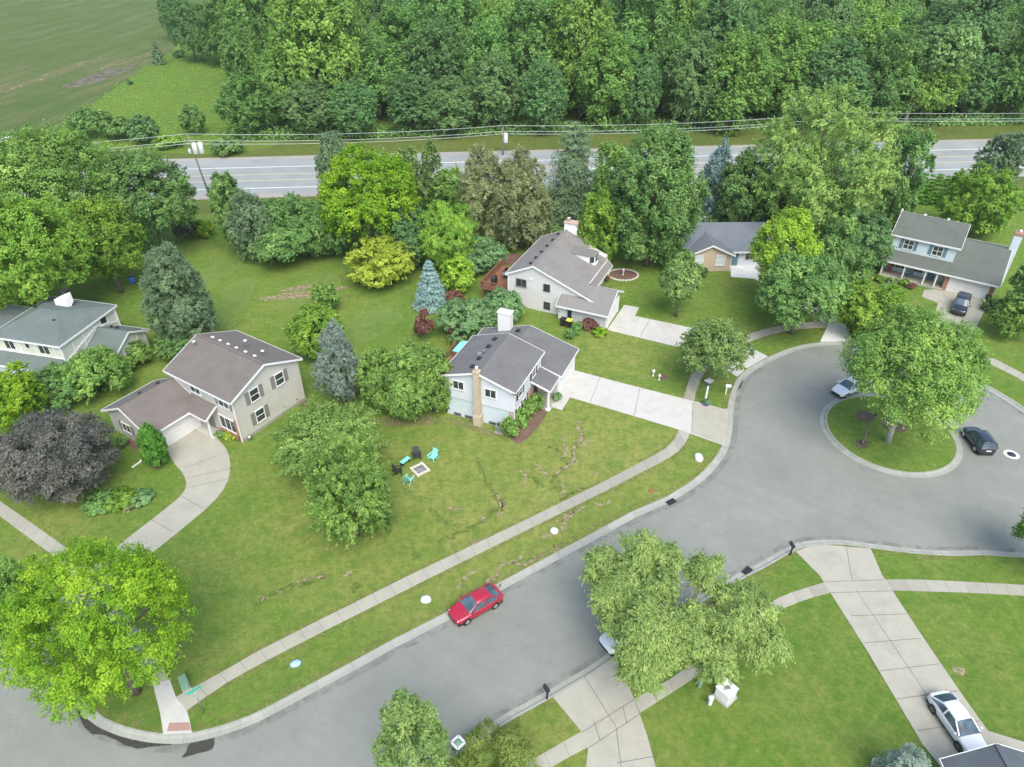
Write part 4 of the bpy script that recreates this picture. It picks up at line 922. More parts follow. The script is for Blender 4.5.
# tall weeds in the meadow and along fences (too many to count)
m = 5000; P = []
while len(P) < m:
    px, py = rs.uniform(45, 235), rs.uniform(60, 150)
    a = gp(px, py)
    if -128 < a.x and (py > 64+(150-px)*.62 or px > 150): P.append((a.x, a.y, rs.uniform(.02, .5)))
P = np.array(P); me = leaf_mesh('meadow_weeds', P, rs.normal(size=(m, 3))*.5+np.array([0, -.4, 1]), rs.uniform(.16, .42, m), rs.uniform(0, .6, m), .7, None, 'L_bright')
o = bpy.data.objects.new('meadow_weeds', me); COL.objects.link(o); struct(o, 'stuff')
# ================================================================== HOUSES
def win(h, ax, val, sg, u, z, w_, ht, shutter=None, mull=1, frame='white', cross=False, sh_w=.42, pane='glass'):
    def bx(mb, du, dz, ww, hh, t, o):
        c = (val+sg*o, u+du, z+dz) if ax == 'x' else (u+du, val+sg*o, z+dz)
        d_ = (t, ww, hh) if ax == 'x' else (ww, t, hh)
        mb.box(c, d_)
    f = MB(); b = .085
    bx(f, 0, ht/2+b/2, w_+2*b, b, .09, .04); bx(f, 0, -ht/2-b/2, w_+2*b+.06, b, .13, .05)
    for s in (-1, 1): bx(f, s*(w_/2+b/2), 0, b, ht, .09, .04)
    for k in range(mull): bx(f, -w_/2+w_*(k+1)/(mull+1), 0, .06, ht, .07, .035)
    if cross: bx(f, 0, 0, w_, .06, .075, .033)
    fo_ = f.build('window', frame, h)
    p = MB(); bx(p, 0, 0, w_, ht, .03, .017); p.build('pane', pane, fo_)
    if shutter:
        for s in (-1, 1):
            q = MB(); bx(q, s*(w_/2+b+sh_w/2+.03), 0, sh_w, ht+.12, .05, .03); q.build('shutter', shutter, h)
def garage_door(h, ax, val, sg, u, w_, ht=2.15, mat='white_door'):
    mb = MB(); n = 4; p = ht/n
    for k in range(n):
        for j in range(4):
            du = -w_/2+w_*(j+.5)/4; c = (val+sg*.03, u+du, p*(k+.5)) if ax == 'x' else (u+du, val+sg*.03, p*(k+.5))
            mb.box(c, (.05, w_/4-.03, p-.03) if ax == 'x' else (w_/4-.03, .05, p-.03))
    c = (val+sg*.012, u, ht/2) if ax == 'x' else (u, val+sg*.012, ht/2)
    mb.box(c, (.02, w_, ht) if ax == 'x' else (w_, .02, ht))
    d_ = mb.build('garage_door', mat, h)
    f = MB(); b = .14
    for s in (-1, 1):
        uu = u+s*(w_/2+b/2); f.box((val+sg*.05, uu, ht/2) if ax == 'x' else (uu, val+sg*.05, ht/2), (.1, b, ht) if ax == 'x' else (b, .1, ht))
    f.box((val+sg*.05, u, ht+b/2) if ax == 'x' else (u, val+sg*.05, ht+b/2), (.1, w_+2*b, b) if ax == 'x' else (w_+2*b, .1, b))
    f.build('door_frame', 'white', d_)
def door(h, ax, val, sg, u, w_=.95, ht=2.05, z0=.15, mat='white'):
    mb = MB(); c = (val+sg*.035, u, z0+ht/2) if ax == 'x' else (u, val+sg*.035, z0+ht/2)
    mb.box(c, (.06, w_, ht) if ax == 'x' else (w_, .06, ht)); d_ = mb.build('door', mat, h)
    q = MB(); c = (val+sg*.09, u+w_*.4, z0+1.) if ax == 'x' else (u+w_*.4, val+sg*.09, z0+1.)
    q.box(c, (.06, .08, .12) if ax == 'x' else (.08, .06, .12)); q.build('handle', 'chrome', d_)
class Roof:
    def __init__(s, h, mat, name='roof'):
        s.mb = MB(); s.trs = []; s.h = h; s.mat = mat; s.name = name
    def slab(s, pts, th=.14, fascia=()):
        s.mb.slab(pts, th); tr = MB(); s.trs.append(tr)
        for i, j in fascia:
            a, b = Vector(pts[i]), Vector(pts[j]); c = sum((Vector(p) for p in pts), Vector())/len(pts)
            t = (b-a).normalized(); nrm = (t.cross(Vector((0, 0, 1)))); 
            if nrm.length < 1e-3: continue
            nrm.normalize()
            if nrm.dot(c-a) > 0: nrm = -nrm
            o_ = nrm*.028+Vector((0, 0, -.105)); tr.bar(a+o_, b+o_, .05, .22)
        return s
    def done(s):
        r_ = s.mb.build(s.name, s.mat, s.h)
        for tr in s.trs:
            if tr.v: tr.build('fascia', 'white', r_)
        return r_
def gable_x(rf, x0, x1, yc, hw, ze, zr, f=True):
    rf.slab([(x0, yc-hw, ze), (x1, yc-hw, ze), (x1, yc, zr), (x0, yc, zr)], .14, ((0, 1), (1, 2), (3, 0)) if f else ((0, 1),))
    rf.slab([(x0, yc, zr), (x1, yc, zr), (x1, yc+hw, ze), (x0, yc+hw, ze)], .14, ((2, 3), (1, 2), (3, 0)) if f else ((2, 3),))
def gable_y(rf, y0, y1, xc, hw, ze, zr):
    rf.slab([(xc-hw, y0, ze), (xc, y0, zr), (xc, y1, zr), (xc-hw, y1, ze)], .14, ((0, 1), (1, 2), (2, 3), (3, 0))[0:1]+((2, 3), (3, 0)))
    rf.slab([(xc, y0, zr), (xc+hw, y0, ze), (xc+hw, y1, ze), (xc, y1, zr)], .14, ((0, 1), (1, 2), (2, 3)))
def vents(h, roof, pts, mat='black', d_=(.4, .4, .14)):
    for p in pts:
        mb = MB(); mb.box((p[0], p[1], p[2]+.06), d_); mb.build('roof_vent', mat, roof)
def wallbody(h, mat, *adds, name='wall'):
    mb = MB()
    for k, a in adds: getattr(mb, k)(*a)
    return mb.build(name, mat, h)
# ---------- A: cream house, brown roof
A = thing('cream_house', 'cream sided two storey house with brown grey roof and low garage wing', 'house', (-29.22, 62.78, 0), -.577)
wallbody(A, 'cream', ('prism_x', ([(-4.35, -.1), (4.35, -.1), (4.35, 5.36), (0, 7.16), (-4.35, 5.36)], -4.86, 4.86)))
mb = MB(); mb.prism_x([(-4.37, -.1), (-4.37, .35), (4.37, .35), (4.37, -.1)], -4.88, 4.88); mb.build('foundation', 'gravel', A)
rf = Roof(A, 'roof_brown'); gable_x(rf, -5.21, 5.21, 0, 4.72, 5.38, 7.34); ra = rf.done()
mb = MB(); mb.box((0, 0, 7.34), (10.3, .3, .06)); mb.build('ridge_cap', 'roof_brown', ra)
vents(A, ra, [(x, .75, 7.02) for x in (-3.7, -2.5, -1.2, .1, 1.5, 2.9)], 'white', (.3, .26, .12))
for x, y, z, hh in ((-4.1, -1.2, 6.85, .7), (.2, 1.9, 6.6, .9), (2.6, 2.0, 6.5, .5)):
    mb = MB(); mb.lathe([(.12, 0), (.12, hh), (.2, hh+.02), (.2, hh+.1), (.02, hh+.14)], (x, y, z-.15), 10); mb.build('flue', 'white_plastic', ra)
wallbody(A, 'cream', ('prism_y', ([(-8.0, -.1), (-1.0, -.1), (-1.0, 2.62), (-4.5, 4.36), (-8.0, 2.62)], -10.2, -4.38)), name='garage_wall')
rf = Roof(A, 'roof_brown', 'garage_roof'); gable_y(rf, -10.6, -4.38, -4.5, 3.95, 2.62, 4.58)
rf.slab([(-.62, -5.95, 2.66), (2.05, -5.95, 2.66), (2.05, -4.37, 3.62), (-1.9, -4.37, 3.62)], .14, ((0, 1), (1, 2))); ga = rf.done()
vents(A, ga, [(-5.6, -7.6, 4.02), (-5.3, -5.6, 4.2)], 'black', (.3, .3, .16))
garage_door(A, 'x', -1.0, 1, -7.3, 4.6)
mb = MB(); mb.box((1.75, -5.6, 1.33), (.16, .16, 2.66)); mb.build('porch_post', 'white', A)
mb = MB(); mb.box((.5, -5.0, .06), (2.9, 1.3, .14)); mb.build('porch_floor', 'concrete_new', A)
door(A, 'y', -4.35, -1, .35, mat='shutter_grey')
win(A, 'x', 4.86, 1, 1.62, 4.45, 1.0, 1.35, 'shutter_grey', 0, cross=True, sh_w=.5)
win(A, 'x', 4.86, 1, -1.68, 4.45, 1.0, 1.35, 'shutter_grey', 0, cross=True, sh_w=.5)
win(A, 'x', 4.86, 1, -1.60, 1.80, 1.0, 1.4, 'shutter_grey', 0, cross=True, sh_w=.5)
win(A, 'y', -4.35, -1, -.9, 4.42, 1.5, .8, None, 1)
win(A, 'y', -4.35, -1, 3.5, 4.42, 1.5, .8, 'shutter_grey', 1)
win(A, 'y', -4.35, -1, 3.3, 1.75, 2.4, 1.5, None, 2)
mb = MB(); mb.box((3.3, -4.42, .55), (3.0, .12, .7)); mb.box((4.65, -4.42, 1.5), (.32, .12, 2.7)); mb.build('brick_facing', 'brick_red', A)
win(A, 'y', -10.2, -1, -5.2, 1.45, 1.3, 1.0, 'shutter_grey', 1)
mb = MB(); mb.box((4.9, -4.37, 2.7), (.12, .12, 5.3)); mb.build('downspout', 'white', A)
mb = MB(); mb.lathe([(.22, 0), (.22, .5), (.05, .52)], (5.1, -3.6, 0), 10); mb.build('meter', 'grey_metal', A)
# ---------- C: white / grey house
C = thing('white_house', 'white sided two storey house with dark grey roof and buff brick chimney', 'house', (-2.0, 63.31, 0), 1.178)
wallbody(C, 'white_siding', ('prism_x', ([(-3.92, 2.45), (3.92, 2.45), (3.92, 5.18), (0, 6.40), (-3.92, 5.18)], -3.77, 3.77)))
wallbody(C, 'bluewhite', ('prism_x', ([(-3.80, -.1), (3.80, -.1), (3.80, 2.45), (-3.80, 2.45)], -3.65, 3.72)), name='lower_wall')
mb = MB(); mb.box((0, -3.83, 1.15), (7.3, .08, 2.5)); mb.box((-3.66, -3.6, 1.15), (.08, .5, 2.5)); mb.build('brick_facing', 'brick_pink', C)
rf = Roof(C, 'roof_grey'); gable_x(rf, -4.12, 4.12, 0, 4.27, 5.2, 6.57); rc = rf.done()
mb = MB(); mb.box((0, 0, 6.57), (8.1, .28, .06)); mb.build('ridge_cap', 'roof_grey', rc)
vents(C, rc, [(x, 1.0, 6.28) for x in (-2.9, -1.3, 1.2, 2.8)], 'black', (.55, .45, .12))
mb = MB(); mb.box((-.4, 1.35, 6.2), (.5, .4, .3)); mb.lathe([(.1, 0), (.1, .4), (.16, .42), (.02, .5)], (-.2, 1.0, 6.2), 10); mb.build('exhaust_vent', 'grey_metal', rc)
wallbody(C, 'warm_white', ('prism_x', ([(-6.05, -.1), (5.3, -.1), (5.3, 2.75), (-.4, 4.30), (-6.05, 2.75)], 3.8, 9.35)), name='garage_wall')
rf = Roof(C, 'roof_grey', 'garage_roof'); gable_x(rf, 3.79, 9.75, -.4, 6.02, 2.72, 4.5)
rf.slab([(.85, -6.2, 2.62), (3.78, -6.2, 2.62), (3.78, -3.93, 3.4), (.85, -3.93, 3.4)], .14, ((0, 1), (3, 0))); gc = rf.done()
vents(C, gc, [(8.4, .55, 4.3), (6.2, .9, 4.22)], 'black', (.55, .45, .12))
garage_door(C, 'y', -6.05, -1, 6.6, 4.9)
mb = MB(); mb.box((1.0, -6.0, 1.3), (.2, .2, 2.6)); mb.box((1.0, -6.0, .1), (.5, .5, .2)); mb.build('porch_post', 'white', C)
mb = MB(); mb.box((2.3, -5.0, .06), (2.9, 2.2, .16)); mb.build('porch_floor', 'concrete', C)
door(C, 'y', -3.87, -1, 2.6, mat='shutter_black')
mb = MB(); mb.box((9.15, 2.45, 2.95), (.9, 1.55, 6.0)); mb.box((9.15, 2.45, 5.98), (1.05, 1.75, .16)); mb.lathe([(.16, 0), (.16, .3), (.05, .32)], (9.15, 2.8, 6.05), 10); mb.build('white_chimney', 'white', C)
mb = MB(); mb.box((-4.1, -.02, 3.3), (.55, .6, 6.8)); mb.box((-4.15, -.02, .6), (.7, .85, 1.3)); mb.box((-4.1, -.02, 6.75), (.65, .7, .14)); bc = mb.build('brick_chimney', 'brick_tan', C)
mb = MB(); mb.lathe([(.15, 0), (.15, .55), (.03, .58)], (-4.1, -.02, 6.8), 12); mb.build('chimney_pot', 'stone', bc)
win(C, 'x', -3.77, -1, 2.27, 4.2, 1.15, .95, None, 1); win(C, 'x', -3.77, -1, -1.37, 4.15, 1.15, .95, None, 1)
for x in (-2.1, 1.75): win(C, 'y', -3.92, -1, x, 4.0, .95, 1.15, 'shutter_black', 0, cross=True, sh_w=.38)
for x in (-2.35, -.75): win(C, 'y', -3.87, -1, x, 1.55, .95, 1.35, 'shutter_black', 0, cross=True, sh_w=.3)
for u in (2.6, 1.3, -1.5): win(C, 'x', -3.65, -1, u, .22, .7, .26, None, 0, 'shutter_grey')
mb = MB(); mb.box((-3.96, -4.2, 5.12), (.5, .5, .12)); mb.build('eave_return', 'roof_grey', rc)
mb = MB(); mb.box((7.0, 6.7, .55), (4.4, 2.6, 1.1)); dk_ = None
DKC = thing('rear_deck', 'small brown wooden deck behind the white house holding a turquoise tub', 'deck', C.matrix_world @ Vector((0, 0, 0)) if False else (-2.0, 63.31, 0), 1.178)
mb = MB(); mb.box((6.4, 6.9, .35), (5.2, 2.9, .14)); [mb.box((x, y, .16), (.14, .14, .34)) for x in (4, 6.4, 8.8) for y in (5.6, 8.2)]; mb.build('deck_floor', 'wood_deck', DKC)
mb = MB()
for x in (3.9, 5.1, 6.4, 7.6, 8.9): mb.box((x, 8.25, .9), (.09, .09, 1.1))
mb.box((6.4, 8.25, 1.42), (5.1, .14, .06)); mb.box((6.4, 8.25, .9), (5.1, .05, .06)); mb.box((6.4, 8.25, 1.15), (5.1, .05, .06)); mb.build('railing', 'wood_deck', DKC)
t = thing('tub', 'turquoise covered tub on the deck behind the white house', 'hot tub', (0, 0, 0)); t.location = (-2.0+7.0*math.cos(1.178)-6.95*math.sin(1.178), 63.31+7.0*math.sin(1.178)+6.95*math.cos(1.178), .42); t.rotation_euler.z = 1.178
mb = MB(); mb.box((0, 0, .4), (2.5, 1.7, .8)); mb.build('tub_body', 'wood_deck', t, bevel=.05)
mb = MB(); mb.box((-.64, 0, .87), (1.25, 1.8, .14)); mb.box((.64, 0, .87), (1.25, 1.8, .14)); mb.build('cover', 'turquoise', t, bevel=.04)
# ---------- D: large light house with long sloping roof
D = thing('gabled_house', 'big off white house with light warm grey roof sweeping down to a gabled garage', 'house', (5.21, 89.28, 0), 1.153)
wallbody(D, 'warm_white', ('prism_x', ([(-6.2, -.1), (3.5, -.1), (3.5, 4.60), (0, 6.26), (-6.2, 3.78)], -6.05, 6.05)), ('prism_x', ([(-8.8, 2.5), (-6.2, 2.5), (-6.2, 3.78), (-8.75, 2.76)], -6.05, -5.8)))
rf = Roof(D, 'roof_warm')
rf.slab([(-6.31, 0, 6.45), (-6.31, 3.82, 4.64), (6.31, 3.82, 4.64), (6.31, 0, 6.45)], .14, ((0, 1), (1, 2), (2, 3)))
rf.slab([(-6.31, -8.95, 2.87), (-3.2, -8.95, 2.87), (-3.2, -6.6, 3.81), (4.7, -6.6, 3.81), (4.7, -3.7, 4.97), (6.31, -3.7, 4.97), (6.31, 0, 6.45), (-6.31, 0, 6.45)], .14, ((7, 0), (2, 3), (3, 4), (4, 5)))
rd = rf.done()
mb = MB(); mb.box((0, 0, 6.45), (12.5, .3, .06)); mb.build('ridge_cap', 'roof_warm', rd)
vents(D, rd, [(x, .75, 6.16) for x in (-5.2, -3.4, -1.5, .5, 2.6, 4.7)], 'black', (.4, .36, .12))
wallbody(D, 'warm_white', ('prism_y', ([(-6.95, -.1), (-1.75, -.1), (-1.75, 2.80), (-4.2, 4.06), (-6.95, 2.6)], -10.45, -3.9)), name='garage_wall')
rf = Roof(D, 'roof_warm', 'garage_roof'); 
rf.slab([(-7.75, -10.8, 2.35), (-4.2, -10.8, 4.25), (-4.2, -5.3, 4.25), (-6.06, -5.3, 3.255), (-6.06, -3.85, 3.255), (-7.75, -3.85, 2.35)], .14, ((0, 1), (5, 0), (4, 5)))
rf.slab([(-4.2, -10.8, 4.25), (-1.1, -10.8, 2.6), (-1.1, -5.6, 2.6), (-4.2, -5.3, 4.25)], .14, ((0, 1), (1, 2))); rf.done()
garage_door(D, 'y', -10.45, -1, -4.35, 4.4)
door(D, 'x', -6.95, -1, -4.5); win(D, 'x', -6.95, -1, -5.5, 1.4, .35, 1.9, None, 0, 'shutter_black')
wallbody(D, 'warm_white', ('box', ((1.4, -6.0, 1.8), (6.2, .5, 3.5))), name='entry_wall')
rf = Roof(D, 'roof_warm', 'porch_roof'); rf.slab([(-2.6, -7.4, 3.0), (4.7, -7.4, 3.0), (4.7, -6.62, 3.62), (-2.6, -6.62, 3.62)], .14, ((0, 1), (1, 2))); rf.done()
DX, DY = 2.2, -4.9
mb = MB(); mb.prism([(DX-.95, DY+2.6), (DX-.95, DY-.1), (DX-.5, DY-.85), (DX+.5, DY-.85), (DX+.95, DY-.1), (DX+.95, DY+2.6)], 3.7, 5.42); dm = mb.build('dormer', 'white', D)
mb = MB(); mb.prism([(DX-1.1, DY+3.), (DX-1.1, DY-.15), (DX-.6, DY-1.), (DX+.6, DY-1.), (DX+1.1, DY-.15), (DX+1.1, DY+3.)], 5.42, 5.56); mb.build('dormer_roof', 'roof_warm', dm)
mb = MB(); mb.prism([(DX-1.1, DY+.3), (DX-1.1, DY-.15), (DX-.6, DY-1.), (DX+.6, DY-1.), (DX+1.1, DY-.15), (DX+1.1, DY+.3)], 3.95, 4.28); mb.build('sill', 'white', dm)
mb = MB(); mb.box((DX, DY-.86, 4.85), (.75, .04, .85)); mb.build('pane', 'glass', dm)
for s_ in (-1, 1): mb = MB(); mb.box((DX+s_*.735, DY-.485, 4.85), (.04, .6, .85), s_*R(-31) if s_ < 0 else R(31)); mb.build('pane', 'glass', dm)
mb = MB(); mb.box((6.45, -.6, 3.7), (1.0, 1.9, 7.4)); ch = mb.build('chimney', 'white', D)
mb = MB(); mb.box((6.45, -.6, 7.48), (1.15, 2.05, .2)); mb.build('chimney_cap', 'brick_pink', ch)
mb = MB(); mb.lathe([(.2, 0), (.2, .45), (.3, .5), (.05, .6)], (6.45, -.1, 7.55), 10); mb.build('flue', 'white_plastic', ch)
win(D, 'x', -6.05, -1, 1.68, 3.55, 1.35, 1.05, None, 1, 'shutter_grey'); win(D, 'x', -6.05, -1, -1.9, 3.6, .72, .85, None, 1, 'shutter_black'); win(D, 'x', -6.05, -1, -2.0, 1.0, .72, .85, None, 1, 'shutter_black'); win(D, 'x', -6.05, -1, 2.3, 1.1, .6, .65, None, 0, 'shutter_black')
mb = MB(); mb.box((-6.1, .3, 4.4), (.12, .3, .3)); mb.build('wall_lamp', 'white_plastic', D)
t = thing('wooden_deck', 'reddish brown wooden deck with railing at the left end of the big off white house', 'deck', (5.21, 89.28, 0), 1.153)
mb = MB()
mb.box((-2.6, 5.6, 1.6), (7.2, 3.9, .16)); mb.build('deck_floor', 'wood_deck', t)
mb = MB(); [mb.box((x, y, .8), (.16, .16, 1.6)) for x in (-6.0, -3.4, -.8) for y in (4.2, 7.4)]; mb.build('deck_post', 'wood_deck', t)
mb = MB()
for (a, b) in (((-6.15, 5.2), (-6.15, 7.55)), ((-6.15, 7.55), (1.0, 7.55))):
    A_, B_ = Vector((*a, 0)), Vector((*b, 0)); n = max(2, int((B_-A_).length/.16))
    for i in range(n+1):
        p = A_.lerp(B_, i/n); mb.box((p.x, p.y, 2.15), (.05 if i % 8 else .1, .05 if i % 8 else .1, 1.))
    mb.bar(A_+Vector((0, 0, 2.68)), B_+Vector((0, 0, 2.68)), .16, .06)
mb.build('railing', 'wood_deck', t)
def Dw(x, y, z=0): c_, s_ = math.cos(1.153), math.sin(1.153); return (5.21+x*c_-y*s_, 89.28+x*s_+y*c_, z)
t = thing('barbecue_grill', 'dark covered barbecue grill on the reddish deck', 'grill', Dw(-4.6, 6.3, 1.68), 1.153)
mb = MB(); mb.box((0, 0, .45), (1.1, .5, .8)); mb.build('cart', 'black', t, bevel=.03)
mb = MB(); mb.lathe([(.3, -.45), (.33, -.4), (.33, .4), (.3, .45)], (0, 0, .92), 14, True, axis='y'); o = mb.build('lid', 'dark_metal', t); o.rotation_euler.z = PI/2
t = thing('patio_table', 'round grey patio table on the reddish deck near the house corner', 'table', Dw(-2.3, 5.5, 1.68), 1.153)
mb = MB(); mb.lathe([(.6, .7), (.62, .72), (.6, .75)], (0, 0, 0), 20); mb.build('table_top', 'grey_metal', t)
mb = MB(); mb.lathe([(.3, 0), (.3, .03), (.05, .06), (.05, .7)], (0, 0, 0), 12); mb.build('leg', 'dark_metal', t)
t = thing('patio_chair', 'dark patio chair behind the round table on the reddish deck', 'chair', Dw(-1.2, 6.2, 1.68), 2.2)
mb = MB(); mb.box((0, 0, .42), (.5, .5, .05)); mb.build('seat', 'black', t)
mb = MB(); mb.box((-.24, 0, .72), (.05, .5, .6)); mb.build('backrest', 'black', t)
for x in (-.22, .22):
    for y in (-.22, .22): mb = MB(); mb.box((x, y, .2), (.04, .04, .4)); mb.build('leg', 'dark_metal', t)
# ---------- E: blue house, right
E_ = thing('blue_house', 'pale blue two storey house with long front porch and attached garage', 'house', (59.98, 96.8, 0), -.585)
wallbody(E_, 'bluewhite', ('prism_x', ([(-4.55, -.1), (4.55, -.1), (4.55, 5.6), (0, 7.14), (-4.55, 5.6)], -4.05, 4.0)))
rf = Roof(E_, 'roof_sage'); gable_x(rf, -4.42, 4.42, 0, 4.95, 5.62, 7.3); re_ = rf.done()
vents(E_, re_, [(-1.4, 1., 7.0), (1.6, .8, 7.1)], 'white', (.3, .3, .3))
wallbody(E_, 'white_siding', ('prism_x', ([(-6.5, -.1), (5.6, -.1), (5.6, 2.9), (.6, 4.75), (-6.5, 2.62)], 4.02, 9.85)), name='garage_wall')
rf = Roof(E_, 'roof_sage', 'garage_roof')
rf.slab([(-4.5, -7.15, 2.58), (4.02, -7.15, 2.58), (4.02, -4.57, 3.36), (-4.5, -4.57, 3.36)], .14, ((0, 1), (3, 0)))
rf.slab([(4.03, -7.15, 2.58), (10.3, -7.15, 2.58), (10.3, .6, 4.95), (4.03, .6, 4.95)], .14, ((0, 1), (1, 2)))
rf.slab([(4.03, .6, 4.95), (10.3, .6, 4.95), (10.3, 6.2, 3.1), (4.03, 6.2, 3.1)], .14, ((2, 3), (1, 2))); rf.done()
garage_door(E_, 'y', -6.5, -1, 6.7, 4.9)
for x in (4.12, 9.55):
    mb = MB(); mb.box((x, -6.56, 1.3), (.55, .14, 2.6)); mb.build('brick_pier', 'brick_red', E_)
for x in (-4.1, -1.3, 1.4, 2.85):
    mb = MB(); mb.box((x, -6.85, 1.28), (.18, .18, 2.5)); mb.box((x, -6.85, 2.5), (.28, .28, .1)); mb.build('porch_post', 'white', E_)
mb = MB(); mb.box((-.2, -5.75, .12), (8.4, 2.5, .24)); mb.build('porch_floor', 'concrete', E_)
mb = MB(); mb.box((-4.15, -5.7, .95), (.06, 2.1, .06)); mb.box((-4.15, -5.7, .35), (.06, 2.1, .05)); [mb.box((-4.15, -6.65+.19*i, .63), (.04, .04, .6)) for i in range(11)]; mb.build('porch_railing', 'white', E_)
door(E_, 'y', -4.55, -1, 2.1, mat='shutter_teal'); win(E_, 'y', -4.55, -1, -2.4, 1.5, 1.9, 1.3, None, 2); win(E_, 'y', -4.55, -1, .3, 1.5, 1.2, 1.3, None, 1)
win(E_, 'y', -4.55, -1, -1.95, 4.48, 1.15, 1.25, 'shutter_teal', 1, cross=True, sh_w=.45); win(E_, 'y', -4.55, -1, 1.78, 4.48, 1.15, 1.25, 'shutter_teal', 1, cross=True, sh_w=.45)
mb = MB(); mb.box((10.35, 1.0, 3.5), (1.0, 1.3, 7.0)); ch = mb.build('chimney', 'bluewhite', E_)
mb = MB(); mb.box((10.35, 1.0, 7.15), (1.1, 1.4, .35)); mb.build('chimney_crown', 'brick_red', ch)
mb = MB(); mb.lathe([(.2, 0), (.2, .35), (.05, .4)], (10.35, 1.0, 7.3), 10); mb.build('flue', 'white_plastic', ch)
mb = MB(); mb.box((-4.45, .3, 7.35), (.3, .35, .35)); mb.build('bird_box', 'white_plastic', re_)
# ---------- F: ranch with brick gable
F = thing('brick_gable_ranch', 'low house with blue grey roof and tan brick front gable behind the trees', 'house', (28.4, 94.8, 0), .02)
wallbody(F, 'brick_tan', ('prism_y', ([(-2.95, -.1), (3.1, -.1), (3.1, 2.72), (.08, 4.06), (-2.95, 2.72)], 0, 6.0)), name='gable_wall')
wallbody(F, 'white_siding', ('prism_x', ([(1.6, -.1), (10.2, -.1), (10.2, 2.7), (5.9, 4.75), (1.6, 2.7)], -3.3, 12.6)))
rf = Roof(F, 'roof_blue'); gable_y(rf, -.4, 4.9, .08, 3.45, 2.62, 4.22)
rf.slab([(-3.75, .9, 2.58), (13.0, .9, 2.58), (13.0, 5.9, 5.0), (-3.3, 5.9, 5.0)], .14, ((0, 1), (1, 2), (3, 0)))
rf.slab([(-3.3, 5.9, 5.0), (13.0, 5.9, 5.0), (13.0, 10.8, 2.6), (-3.75, 10.8, 2.6)], .14, ((2, 3), (1, 2), (3, 0))); rr = rf.done()
for x, hh in ((-.2, .6), (.3, .9)):
    mb = MB(); mb.lathe([(.11, 0), (.11, hh), (.17, hh+.02), (.02, hh+.12)], (x, 6.5, 4.65), 10); mb.build('flue', 'white_plastic', rr)
win(F, 'y', 0, -1, -1.55, 1.72, 1.15, 1.5, None, 0, cross=True, pane='blind'); win(F, 'y', 0, -1, 1.6, 1.72, 1.15, 1.5, None, 0, cross=True, pane='blind')
door(F, 'y', 1.6, -1, 4.2, mat='shutter_teal'); win(F, 'y', 1.6, -1, 6.4, 1.6, 1.4, 1.2, None, 1); garage_door(F, 'y', 1.6, -1, 10.2, 4.4)
mb = MB(); mb.box((3.12, -.06, 1.3), (.1, .1, 2.6)); mb.build('downspout', 'white', F)
# ---------- B: left house with green grey roof
B_ = thing('ivory_house', 'ivory panelled house with green grey hipped roof, white chimney and white trim', 'house', (-52.76, 72.0, 0), -.238)
HB, WB = 4.35, 4.42
wallbody(B_, 'ivory', ('prism', ([(-HB, -WB), (HB, -WB), (HB, WB), (-HB, WB)], -.1, 5.2)))
rf = Roof(B_, 'roof_green'); e = 4.72; x0 = -4.75; ze, zr = 5.3, 6.75
rf.slab([(x0, -e, ze), (4.62, -e, ze), (1.0, -.1, zr), (-1.2, -.1, zr)], .14, ((0, 1),)); rf.slab([(4.62, -e, ze), (4.62, e, ze), (1.0, -.1, zr)], .14, ((0, 1),))
rf.slab([(4.62, e, ze), (x0, e, ze), (-1.2, -.1, zr), (1.0, -.1, zr)], .14, ((0, 1),)); rf.slab([(x0, e, ze), (x0, -e, ze), (-1.2, -.1, zr)], .14, ((0, 1),)); rb = rf.done()
mb = MB(); mb.slab([(-.9, 1.7, 6.9), (.75, 1.7, 6.9), (1.0, 2.5, 7.75), (-.5, 2.5, 7.1)], 1.2); mb.build('white_chimney', 'white', B_)
mb = MB(); mb.box((-.2, 2.95, 6.9), (.7, .7, 1.5)); mb.build('flue_box', 'dark_metal', B_)
vents(B_, rb, [(-2.1, .1, 6.72), (1.6, -1.4, 6.2), (-2.6, 3.2, 5.75), (-3.4, 3.3, 5.7)], 'black', (.35, .25, .25))
mb = MB()
for x in (-4.1, -1.1, .9, 3.4, 4.3): mb.box((x, -WB-.03, 4.2), (.16, .06, 2.0))
mb.box((0, -WB-.03, 3.45), (8.8, .07, .14)); mb.box((0, -WB-.035, 5.1), (8.8, .07, .22)); mb.box((HB+.035, 0, 5.1), (.07, 8.8, .22))
for y in (-4.35, -2.7, -1., .7, 4.3): mb.box((HB+.03, y, 4.1), (.06, .16, 2.2))
mb.bar((HB+.04, -4.4, 3.0), (HB+.04, 1.2, 4.45), .07, .2); mb.bar((HB+.04, 1.2, 4.45), (HB+.04, 4.4, 3.2), .07, .2); mb.build('trim_board', 'white', B_)
win(B_, 'y', -WB, -1, -2.45, 4.35, 1.25, 1.15, None, 1); win(B_, 'y', -WB, -1, 0, 4.55, .55, .65, None, 0); win(B_, 'y', -WB, -1, 2.1, 4.35, 1.35, 1.1, None, 1); win(B_, 'x', HB, 1, 2.3, 4.5, .95, .9, None, 0)
wallbody(B_, 'white_siding', ('prism', ([(-HB-6, -5.5), (3.6, -5.5), (3.6, -WB-.01), (-HB-6, -WB-.01)], -.1, 2.5)), name='lower_wall')
wallbody(B_, 'ivory', ('prism_x', ([(-1.55, -.1), (3.95, -.1), (3.95, 2.7), (1.2, 4.05), (-1.55, 2.7)], HB+.01, 8.1)), name='wing_wall')
mb = MB(); [mb.box((8.13, y, 2.3), (.06, .14, 1.5)) for y in (-1.3, 0, 1.2, 2.5, 3.7)]; mb.build('trim_board', 'white', B_)
rf = Roof(B_, 'roof_green', 'wing_roof'); gable_x(rf, HB+.02, 8.5, 1.2, 3.15, 2.68, 4.25)
